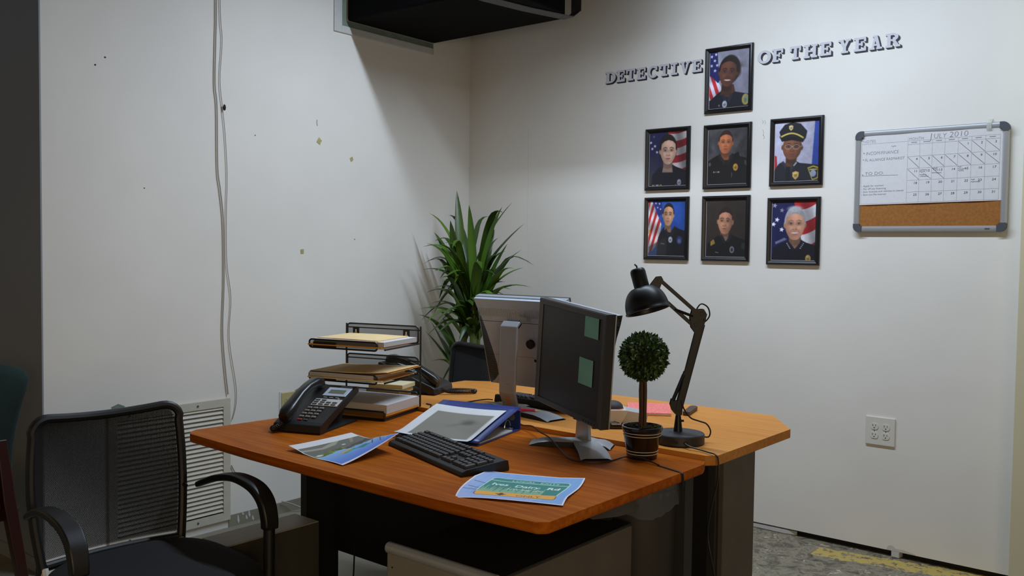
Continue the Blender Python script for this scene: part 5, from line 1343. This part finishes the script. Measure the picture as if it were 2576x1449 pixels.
m.tube(smooth_path([w(2.394,-1.708,.756),w(2.418,-1.722,.752),w(2.45,-1.722,.748),w(2.485,-1.735,.7475),w(2.51,-1.742,.746),w(2.521,-1.746,.73),w(2.522,-1.75,.68),w(2.505,-1.75,.6),w(2.49,-1.74,.52),w(2.502,-1.735,.44),w(2.50,-1.70,.36),w(2.505,-1.69,.3),w(2.495,-1.69,.24),w(2.50,-1.68,.1),w(2.50,-1.66,.004)]), .0023, 8)
m.build('power_cord', M_['black'], lp, smooth=True)

# ------------------------------------------------------------------ cables on the desks
cz0 = ZF+.0028
cp_ = [(1.80,-1.74,cz0+.022),(1.815,-1.752,cz0+.016),(1.842,-1.765,cz0+.012),(1.90,-1.79,cz0+.020),(1.975,-1.85,cz0+.0215),(2.05,-1.90,cz0+.022),(2.13,-1.955,cz0+.008),(2.187,-1.995,cz0),(2.245,-2.010,cz0),(2.29,-1.975,cz0),(2.30,-1.925,cz0),(2.31,-1.898,cz0+.004),(2.345,-1.893,cz0+.010),(2.385,-1.890,cz0+.004),(2.424,-1.902,cz0)]
tag(MB().tube(smooth_path(cp_), .0021, 8).build('keyboard_cable', M_['black'], smooth=True), 'black cable from the blue binder past the monitor foot and pot', 'cable')
m = MB(); s0 = (2.424,-1.902); m.ribbon([(2.420,-1.900,ZF+.0012),(2.500,-1.926,ZF+.0012),(2.5095,-1.9288,ZF-.001),(2.5115,-1.9295,ZF-.012),(2.5125,-1.93,ZF-.034)], .0062, .0022, (.32,1,.0))
tag(m.build('tape_tie', M_['blackm']), 'black strap holding the cable over the desk edge', 'strap')
tag(MB().tube(smooth_path([(1.34,-1.70,ZR+.003),(1.37,-1.705,ZR+.003),(1.395,-1.735,ZR+.003),(1.42,-1.752,ZR+.003),(1.45,-1.757,ZR+.003)]), .0024, 8).build('telephone_cable', M_['black'], smooth=True), 'black cable running from the letter trays to the binder', 'cable')
tag(MB().tube(smooth_path([(1.485,-1.50,ZR+.010),(1.455,-1.50,ZR+.008),(1.425,-1.535,ZR+.003),(1.43,-1.60,ZR+.003),(1.47,-1.68,ZR+.003)]), .0022, 8).build('keyboard_cable', M_['black'], smooth=True), 'black cable of the farther keyboard, left of the silver stand', 'cable')

# ------------------------------------------------------------------ hole punch / stapler, pencil, notebook
hp = thing('paper_punch', 'silver and black paper punch with orange rimmed grip on the farther desk', 'punch', (2.067,-1.579,ZR), math.radians(39.3))
SD = frame((0,0,0),(1,0,0),(0,0,1),(0,-1,0))     # side profiles, extruded in depth
m = MB(); m.box(-.072,.100,-.045,.075,0,.013); m.build('punch_base', M_['blackg'], hp, bev=.004)
m = MB(); m.box(-.066,.02,-.040,-.030,.013,.017); m.box(-.066,.01,-.024,-.019,.013,.019); m.build('punch_guide', M_['alu'], hp)
pale = mat('pale_silver', (204,204,204), .30, .25)
m = MB(); m.prism([(-.054,.032),(-.046,.055),(-.038,.058),(.038,.058),(.043,.056),(.030,.030),(.022,.015),(.004,.023),(-.02,.031)], -.07, .032, 0, SD); m.build('punch_body', pale, hp, bev=.004, seg=3)
m = MB(); m.prism([(.036,.0565),(.100,.046),(.107,.040),(.104,.026),(.092,.016),(.060,.013),(.026,.015)], -.066, .026, 0, SD); m.build('punch_wing', mat('grey_silver_wing', (178,180,184), .32, .3), hp, bev=.006, seg=3)
def dome(rx, ry, h, z, n=28, k=6):
    m = MB(); vs = []
    for i in range(k+1):
        a_ = PI/2*i/k
        for j in range(n): vs.append((-.002+rx*math.cos(a_)**.8*math.cos(2*PI*j/n) if i < k else -.002, .012+(ry*math.cos(a_)**.8*math.sin(2*PI*j/n) if i < k else 0), z+h*math.sin(a_)))
    m.add(vs, [(i*n+j,i*n+(j+1)%n,(i+1)*n+(j+1)%n,(i+1)*n+j) for i in range(k) for j in range(n)]+[tuple(range(n))[::-1]])
    return m
dome(.0375,.040,.006,.0575).build('orange_rim', mat('orange_plastic', (206,92,36), .4), hp, smooth=True)
dome(.0350,.037,.024,.0585).build('grip_pad', mat('rubber_grip', (44,40,40), .7), hp, smooth=True)

mt, nt, bsdf, out = nodes('glitter_cover')
tc = nt.nodes.new('ShaderNodeTexCoord'); vo = nt.nodes.new('ShaderNodeTexVoronoi'); vo.inputs['Scale'].default_value = 95; nt.links.new(tc.outputs['Object'], vo.inputs['Vector'])
rp = nt.nodes.new('ShaderNodeValToRGB'); nt.links.new(vo.outputs['Distance'], rp.inputs[0]); rp.color_ramp.elements[0].position = .16; rp.color_ramp.elements[0].color = (*lin((250,196,186)),1); rp.color_ramp.elements[1].position = .24; rp.color_ramp.elements[1].color = (*lin((232,112,104)),1)
nt.links.new(rp.outputs[0], bsdf.inputs['Base Color']); bsdf.inputs['Roughness'].default_value = .4
nb = thing('notebook', 'coral red speckled notebook on the farther desk behind the lamp', 'notebook', (2.000,-1.245,ZR), math.radians(32))
m = MB(); m.box(-.075,.075,-.105,.105,0,.0015); m.box(-.073,.0735,-.103,.103,.0015,.0085,1); m.box(-.075,.075,-.105,.105,.0085,.010,0)
m.build('cover', [mt, M_['paper']], nb)
tag((lambda o: (setattr(o,'location',(2.130,-1.180,ZR)), setattr(o,'rotation_euler',(0,0,math.radians(106))), o)[2])(MB().prism([(-.07,-.012),(.055,-.014),(.070,-.006),(.070,.008),(.055,.014),(-.07,.012)],0,.014).build('glasses_case', mat('dark_brown_case', (66,46,38), .5), bev=.004, seg=2)), 'dark brown slim case behind the lamp at the red notebook', 'case')
pc = thing('pencil', 'pink pencil lying on the silver monitor foot', 'pencil', (1.735,-1.648,ZR+.024), math.radians(20))
m = MB(); m.tube([(-.05,0,0),(.055,0,0)], .0042, 6); m.build('pencil_body', mat('pink_lacquer', (226,60,92), .3), pc)
m = MB(); m.tube([(.055,0,0),(.072,0,0)], [.0042,.0008], 6); m.build('tip', M_['manila'], pc)
m = MB(); m.tube([(-.064,0,0),(-.05,0,0)], .0042, 8); m.build('ferrule', mat('brown_ferrule', (150,110,70), .5), pc)
# ------------------------------------------------------------------ mesh-back arm chairs (local: sitter faces +x)
def make_chair(label, loc, rz):
    t = thing('mesh_chair', label, 'chair', loc, rz, 'black mesh-back arm chairs')
    z0, z1 = .455, .845
    def half(z):                       # half width of the back at height z
        q = (z-z0)/(z1-z0); return .192+.016*math.sin(PI*min(1,q*.95+.05))+.006*q
    def bx(y, z): q = (z-z0)/(z1-z0); return -.205-.035*q-.030*(1-(y/.21)**2)-.012*math.sin(PI*q)
    def bp(u, v):
        z = z0+.012+(z1-z0-.024)*v; h = half(z)-.008
        y = h*(2*u-1); rr = .05; ez = (z-(z1-rr))/rr
        if ez > 0: y = max(-h+rr*(1-math.sqrt(max(0,1-ez*ez))), min(h-rr*(1-math.sqrt(max(0,1-ez*ez))), y))
        dip = -.016*(1-(2*u-1)**2)*v**4
        return (bx(y,z), y, z+dip)
    m = MB(); m.grid(20,20,bp); m.grid(20,20,lambda u,v: tuple(Vector(bp(u,v))+Vector((-.012,0,.0)))); m.build('back_mesh', M_['netchair'], t, smooth=True, recalc=False)
    path = []
    zz = np.linspace(z0-.03, z1-.05, 10)
    for z in zz: path.append((half(z),z))
    for k in range(1,7): a = k*PI/12; path.append((half(z1-.05)-.05+.05*math.cos(a)+.004, z1-.05+.05*math.sin(a)))
    top = [((half(z1)-.05)*s_, z1) for s_ in (.75,.5,.25,0,-.25,-.5,-.75)]
    pth = path+top+[(-y,z) for y,z in path[::-1]]
    m = MB(); P3 = []
    for y, z in pth:
        dip = -.016*(1-(y/.2)**2)*max(0,((z-z0)/(z1-z0)))**4
        P3.append((bx(max(-.21,min(.21,y)),z), y, z+dip))
    m.tube(P3, .0125, 10); m.tube([(bx(s_*.185,z0)+.0, s_*.185, z0-.005) for s_ in (1,.6,.2,-.2,-.6,-1)], .012, 10)
    m.build('back_frame', M_['black'], t, smooth=True)
    m = MB(); out = []
    for k in range(40):
        a = 2*PI*k/40; c, s_ = math.cos(a), math.sin(a); n_ = 3.6
        out.append((.245*math.copysign(abs(c)**(2/n_),c)+.035, .238*math.copysign(abs(s_)**(2/n_),s_)*(1-.07*(c < 0)*abs(c))))
    lev = [(.415,.86),(.42,.95),(.437,1.0),(.452,.985),(.463,.93),(.468,.80),(.464,.45),(.462,.0)]
    vs = []; n_ = 40
    for z, k in lev:
        for x, y in out: vs.append((x*k+.035*(1-k), y*k, z-.012*max(0,(x*k-.12)/.15)**2*(z > .44)))
    m.add(vs, [(i*n_+j, i*n_+(j+1)%n_, (i+1)*n_+(j+1)%n_, (i+1)*n_+j) for i in range(len(lev)-1) for j in range(n_)]+[tuple(range(n_))[::-1]])
    m.build('seat', M_['fabric'], t, smooth=True, angle=60)
    for s_ in (1,-1):
        m = MB(); pr = [(-.19,.600,.020,.016),(-.15,.616,.026,.018),(-.08,.640,.034,.020),(.0,.655,.042,.020),(.07,.654,.046,.021),(.125,.642,.047,.024),(.162,.615,.045,.028),(.178,.575,.042,.030),(.180,.545,.040,.030)]
        pts = smooth_path([(x,s_*(.236+.014*min(1,(x+.19)/.2)),z) for x,z,_,_ in pr], 4)
        wd = [tuple(np.interp(i/4, range(len(pr)), [p[c] for p in pr]) for c in (2,3)) for i in range(len(pts))]
        m.ribbon(pts, [p[0] for p in wd], [p[1] for p in wd], (0,1,0)); m.build('armrest', M_['black'], t, bev=.006, seg=3, smooth=True)
        m = MB(); m.tube([(.178,s_*.250,.56),(.176,s_*.250,.30),(.172,s_*.250,.045)], .0155, 14); m.build('leg', M_['black'], t, smooth=True)
        m = MB(); m.tube(smooth_path([(-.215,s_*.192,.46),(-.218,s_*.198,.40),(-.235,s_*.225,.2),(-.25,s_*.245,.045)]), .0135, 12); m.tube([(-.20,s_*.205,.60),(-.212,s_*.205,.602)], .006, 8); m.build('leg', M_['black'], t, smooth=True)
        for x, y in ((.172,.25),(-.25,.245)):
            m = MB(); m.tube([(x-.001,s_*y-.011,.024),(x-.001,s_*y+.011,.024)], .024, 16); m.tube([(x,s_*y,.03),(x,s_*y,.05)], .008, 8); m.build('caster', M_['blackm'], t, smooth=True)
    m = MB()
    for x in (.15,-.16): m.tube([(x,-.245,.405),(x,.245,.405)], .012, 10)
    for y in (-.2,.2): m.tube([(-.218,y,.405),(.175,y,.405)], .012, 10)
    m.build('seat_frame', M_['black'], t, smooth=True)
    m = MB()
    for s_ in (1,-1): m.tube([(-.205,s_*.19,.448),(-.19,s_*.19,.412)], .011, 8)
    m.build('back_bracket', M_['white'], t, smooth=True)
    return t
ch1 = make_chair('black mesh-back arm chair in the left foreground, turned toward the near desk', (1.418,-2.812,0), math.radians(-3.8))
ch2 = dup(ch1, (.780,-.985,0), math.radians(-90), 'black mesh-back chair behind the farther desk, below the tall plant')
for c_ in ch2.children:
    if c_.name.startswith('back_mesh'): c_.material_slots[0].link = 'OBJECT'; c_.material_slots[0].material = M_['netdense']

gc = thing('upholstered_chair', 'green velvet chair with dark red wooden legs at the left picture edge', 'chair', (.05,-2.905,0))
out = [(.0,.892),(.12,.890),(.20,.880),(.255,.862),(.272,.835),(.268,.80),(.25,.73),(.236,.66),(.226,.58),(.222,.48),(.220,.40)]
poly = out+[(-y,z) for y,z in out[::-1][:-1]]
m = MB(); n = len(poly); nx = [(.105,.90),(.125,.97),(.15,1.0),(.19,.99),(.212,.94),(.222,.86)]
vs = []
for i, (x, k) in enumerate(nx):
    for y, z in poly: vs.append((x+.05*((z-.4)/.5)**1.5-.01, y*k, .645+(z-.645)*k))
m.add(vs, [(i*n+j, i*n+(j+1)%n, (i+1)*n+(j+1)%n, (i+1)*n+j) for i in range(len(nx)-1) for j in range(n)]+[tuple(range(n))[::-1], tuple(range((len(nx)-1)*n,len(nx)*n))])
m.build('backrest', M_['green'], gc, smooth=True, angle=60)
m = MB(); m.tube(smooth_path([(.235,.20,.80),(.222,.165,.70),(.208,.15,.6),(.205,.146,.42)]), .0035, 6); m.build('seam_piping', M_['green'], gc, smooth=True)
m = MB(); m.box(-.40,.13,-.25,.25,.36,.47); m.build('seat', M_['green'], gc, bev=.03, seg=4)
for s_ in (1,-1):
    m = MB(); m.ribbon([(.215,s_*.172,.62),(.228,s_*.19,.40),(.245,s_*.215,.2),(.262,s_*.240,.0)], [.034,.042,.038,.032], [.03,.04,.036,.03], (0,1,0)); m.build('leg', M_['redwood'], gc, bev=.004)
    m = MB(); m.ribbon([(-.37,s_*.215,.38),(-.385,s_*.225,.2),(-.40,s_*.235,.0)], [.042,.036,.03], [.042,.036,.03], (0,1,0)); m.build('leg', M_['redwood'], gc, bev=.004)
m = MB(); m.box(-.39,.21,-.235,.235,.325,.365); m.build('seat_rail', M_['redwood'], gc, bev=.005)

# ------------------------------------------------------------------ tall corner plant
pl = thing('potted_plant', 'tall green strap-leaved plant in the room corner', 'potted plant', (.40,-.42,0))
m = MB(); m.lathe([(0,0),(.12,0),(.125,.01),(.165,.36),(.172,.365),(.172,.385),(.160,.386),(.155,.35),(0,.35)], 40); m.build('pot', mat('dark_pot', (34,34,36), .5), pl, smooth=True, angle=30)
m = MB(); m.lathe([(0,.362),(.08,.368),(.154,.356)], 24); m.build('soil', M_['soil'], pl, smooth=True)
CV = {'a':(-.045,.0),'b':(.02,.03),'c':(.045,-.03)}
m = MB()
for k, (x, y) in CV.items(): m.tube(smooth_path([(x*.7,y*.7,.35),(x,y,.6),(x*1.05,y,.85),(x*1.1,y,1.08)]), [.019]*18+[.015], 10)
m.build('stem', mat('yellow_green_stem', (120,130,62), .55, c2=(78,98,40), scale=14, stretch=(1,1,.4)), pl, smooth=True)
m = MB(); cols = []
def leaf(base, tip, w, up=.35, droop=0, tw=0, bend=0):
    w *= 1.3
    b, t_ = Vector(base), Vector(tip); d = t_-b; L = d.length
    ctrl = b+d*.5+Vector((0,0,1))*L*up*.35-Vector((d.x,d.y,0))*.12+Vector((0,0,droop))
    hz = Vector((d.x,d.y,0)); hz = hz.normalized() if hz.length > 1e-4 else Vector((1,0,0))
    s_ = Vector((-hz.y,hz.x,0)); s_ = (s_*math.cos(tw)+Vector((0,0,1)).cross(s_)*0+hz*math.sin(tw)).normalized()
    n = 12; vs = []
    for i in range(n+1):
        q = i/n; p = b*(1-q)**2+ctrl*2*q*(1-q)+t_*q*q
        if q > .68: p = p+(hz*.35-Vector((0,0,1)))*bend*((q-.68)/.32)**1.5
        if p.x < -.39: p.x = -.39+.0*(p.x)
        if p.y > .405: p.y = .405
        g = (ctrl-b)*(2-2*q)+(t_-ctrl)*2*q; g.normalize(); nn = s_.cross(g).normalized()
        ww = w*(.45+.55*math.sin(PI*min(1,q*.85+.12)))*(1-q**5)**.7
        vs += [p-s_*ww/2+nn*ww*.14, p-nn*ww*.08, p+s_*ww/2+nn*ww*.14]
    for i, v in enumerate(vs):
        v.x = max(v.x,-.388); v.y = min(v.y,.408)
    m.add(vs, [(i*3+j,i*3+j+1,i*3+4+j,i*3+3+j) for i in range(n) for j in (0,1)])
    q = random.Random(int(L*1e5)); a = q.uniform(.62,1.05); y_ = q.random()
    for i in range(n+1):
        f = i/n; c = np.array((54+34*y_,92+26*y_,30.))*a*(1.15-.25*f); e = np.array((110,140,60.))*a
        c = c*(1-.35*(f < .15))+e*.35*(f < .15)
        for j in range(3): cols.append((*lin(tuple(c*(1.18 if j == 1 else 1))),1))
q = random.Random(21)
# (tip x, tip z, base z, width, droop) in the plane of the picture wall, relative to the pot centre
tips = [(-.16,1.63,1.02,.046,.0),(-.235,1.545,1.0,.038,.10),(-.22,1.50,1.0,.034,.12),(.01,1.575,1.05,.040,.02),(.045,1.535,1.04,.036,0),(.09,1.54,1.0,.036,0),(.165,1.565,1.05,.034,.02),(.27,1.545,1.06,.034,.14),(.235,1.53,1.0,.032,.06),
        (.29,1.445,.98,.040,.0),(.285,1.365,.98,.038,0),(.23,1.34,.95,.034,0),(.285,1.31,.95,.036,0),(.30,1.26,.94,.034,.03),(.27,1.215,.95,.036,.05),(.37,1.115,.86,.032,.12),(.25,1.15,.9,.034,.02),
        (-.27,1.44,.98,.036,.06),(-.255,1.40,1.0,.034,.04),(-.31,1.27,.95,.034,.14),(-.345,1.18,.93,.034,.16),(-.33,1.02,.9,.030,.30),(-.37,.985,.88,.028,.24),(-.36,.90,.86,.028,.20),(-.20,1.33,.98,.044,.0),(-.14,1.36,.98,.05,0),
        (-.33,1.06,.9,.036,.12),(-.30,.92,.5,.036,.05),(-.34,.99,.48,.038,.05),(-.25,.86,.46,.040,.0),(-.33,.82,.45,.036,.04),(-.29,.62,.42,.030,.22),(-.22,.75,.44,.04,.0),(-.18,.92,.46,.042,0),(-.31,.72,.45,.034,.06),
        (.05,1.42,1.0,.05,0),(-.04,1.46,1.0,.05,0),(.12,1.42,1.0,.046,0),(.18,1.36,.98,.044,0),(-.08,1.30,.95,.05,0),(.08,1.30,.92,.05,0),(.0,1.25,.9,.05,0),(.15,1.22,.9,.045,0),(-.15,1.15,.88,.046,0),(.22,1.06,.84,.04,.03),(-.2,1.04,.85,.042,.05),(.1,1.1,.82,.045,.03)]
for i, (tx, tz, bz, w, dr) in enumerate(tips):
    bx_, by_ = list(CV.values())[i%3]
    leaf((bx_*1.05+q.uniform(-.01,.01), by_+q.uniform(-.01,.01), bz), (tx, q.uniform(-.13,.16) if abs(tx) < .2 else q.uniform(-.10,.12), tz), w, .35, dr*1.1, q.uniform(-.5,.5), .05*(i%3 == 1)+.09*(i%7 == 3))
for i in range(64):
    a = q.uniform(0,2*PI); rr_ = q.uniform(.12,.30); bz = q.uniform(.80,1.08); bx_, by_ = list(CV.values())[i%3]
    leaf((bx_*1.05,by_,bz), (rr_*math.cos(a),rr_*math.sin(a)*.9,bz+q.uniform(.05,.40)), q.uniform(.030,.046), .35, q.uniform(0,.08), q.uniform(-.5,.5), q.uniform(0,.12))
m.col = cols
mt, nt, bsdf, out_ = nodes('strap_leaf'); oi = nt.nodes.new('ShaderNodeVertexColor'); oi.layer_name = 'Col'; nt.links.new(oi.outputs[0], bsdf.inputs['Base Color']); bsdf.inputs['Roughness'].default_value = .38
m.build('leaves', mt, pl, smooth=True, angle=60, recalc=False)

# ------------------------------------------------------------------ light and camera
def area(name, loc, size, size_y, power, color, rot=(0,0,0)):
    l = bpy.data.lights.new(name, 'AREA'); l.shape = 'RECTANGLE'; l.size = size; l.size_y = size_y; l.energy = power; l.color = color
    o = bpy.data.objects.new(name, l); COL.objects.link(o); o.location = loc; o.rotation_euler = rot; return o
COOL = (.70,.83,1.0); WARM = (1.0,.76,.46)
area('tube_light', (1.95,-1.155,2.86), 2.0, .05, 64, COOL)
area('room_fill', (5.0,-4.6,1.3), 1.6, 1.0, 9, WARM, (math.radians(80), 0, math.radians(50)))
bpy.data.objects['room_fill'].data.spread = math.radians(95)
w = bpy.data.worlds.new('dim_room'); SC.world = w; w.use_nodes = True
bg = w.node_tree.nodes['Background']; bg.inputs[1].default_value = .22
tc = w.node_tree.nodes.new('ShaderNodeTexCoord'); sp = w.node_tree.nodes.new('ShaderNodeSeparateXYZ'); rp = w.node_tree.nodes.new('ShaderNodeValToRGB')
w.node_tree.links.new(tc.outputs['Generated'], sp.inputs[0]); w.node_tree.links.new(math_node(w.node_tree, 'MULTIPLY_ADD', sp.outputs[2], 1.0), rp.inputs[0])
rp.inputs[0].links[0].from_node.inputs[2].default_value = .5
rp.color_ramp.elements[0].position = .40; rp.color_ramp.elements[0].color = (.36,.50,.70,1); rp.color_ramp.elements[1].position = .64; rp.color_ramp.elements[1].color = (.86,.60,.30,1)  # added ambient tint, shaped by height to warm low walls and cool high ones
w.node_tree.links.new(rp.outputs[0], bg.inputs[0])
cd = bpy.data.cameras.new('camera'); cam = bpy.data.objects.new('camera', cd); COL.objects.link(cam)
cd.sensor_width = 36; cd.lens = 36*2273.5/2576; cd.clip_start = .05
yaw, pit, rol = math.radians(39.34), math.radians(2.45), math.radians(.71)
f = Vector((-math.sin(yaw)*math.cos(pit), math.cos(yaw)*math.cos(pit), -math.sin(pit))); r0 = Vector((math.cos(yaw),math.sin(yaw),0)); u0_ = r0.cross(f)
cam.matrix_world = frame((3.648,-4.033,1.31), r0*math.cos(rol)+u0_*math.sin(rol), -r0*math.sin(rol)+u0_*math.cos(rol), -f)
SC.camera = cam
SC.view_settings.view_transform = 'Standard'; SC.view_settings.look = 'None'; SC.view_settings.exposure = 0; SC.view_settings.gamma = 1
cy = SC.cycles
cy.max_bounces = 6; cy.diffuse_bounces = 4; cy.glossy_bounces = 3; cy.transparent_max_bounces = 12; cy.transmission_bounces = 3
cy.caustics_reflective = False; cy.caustics_refractive = False; cy.sample_clamp_indirect = 4
cy.use_denoising = True
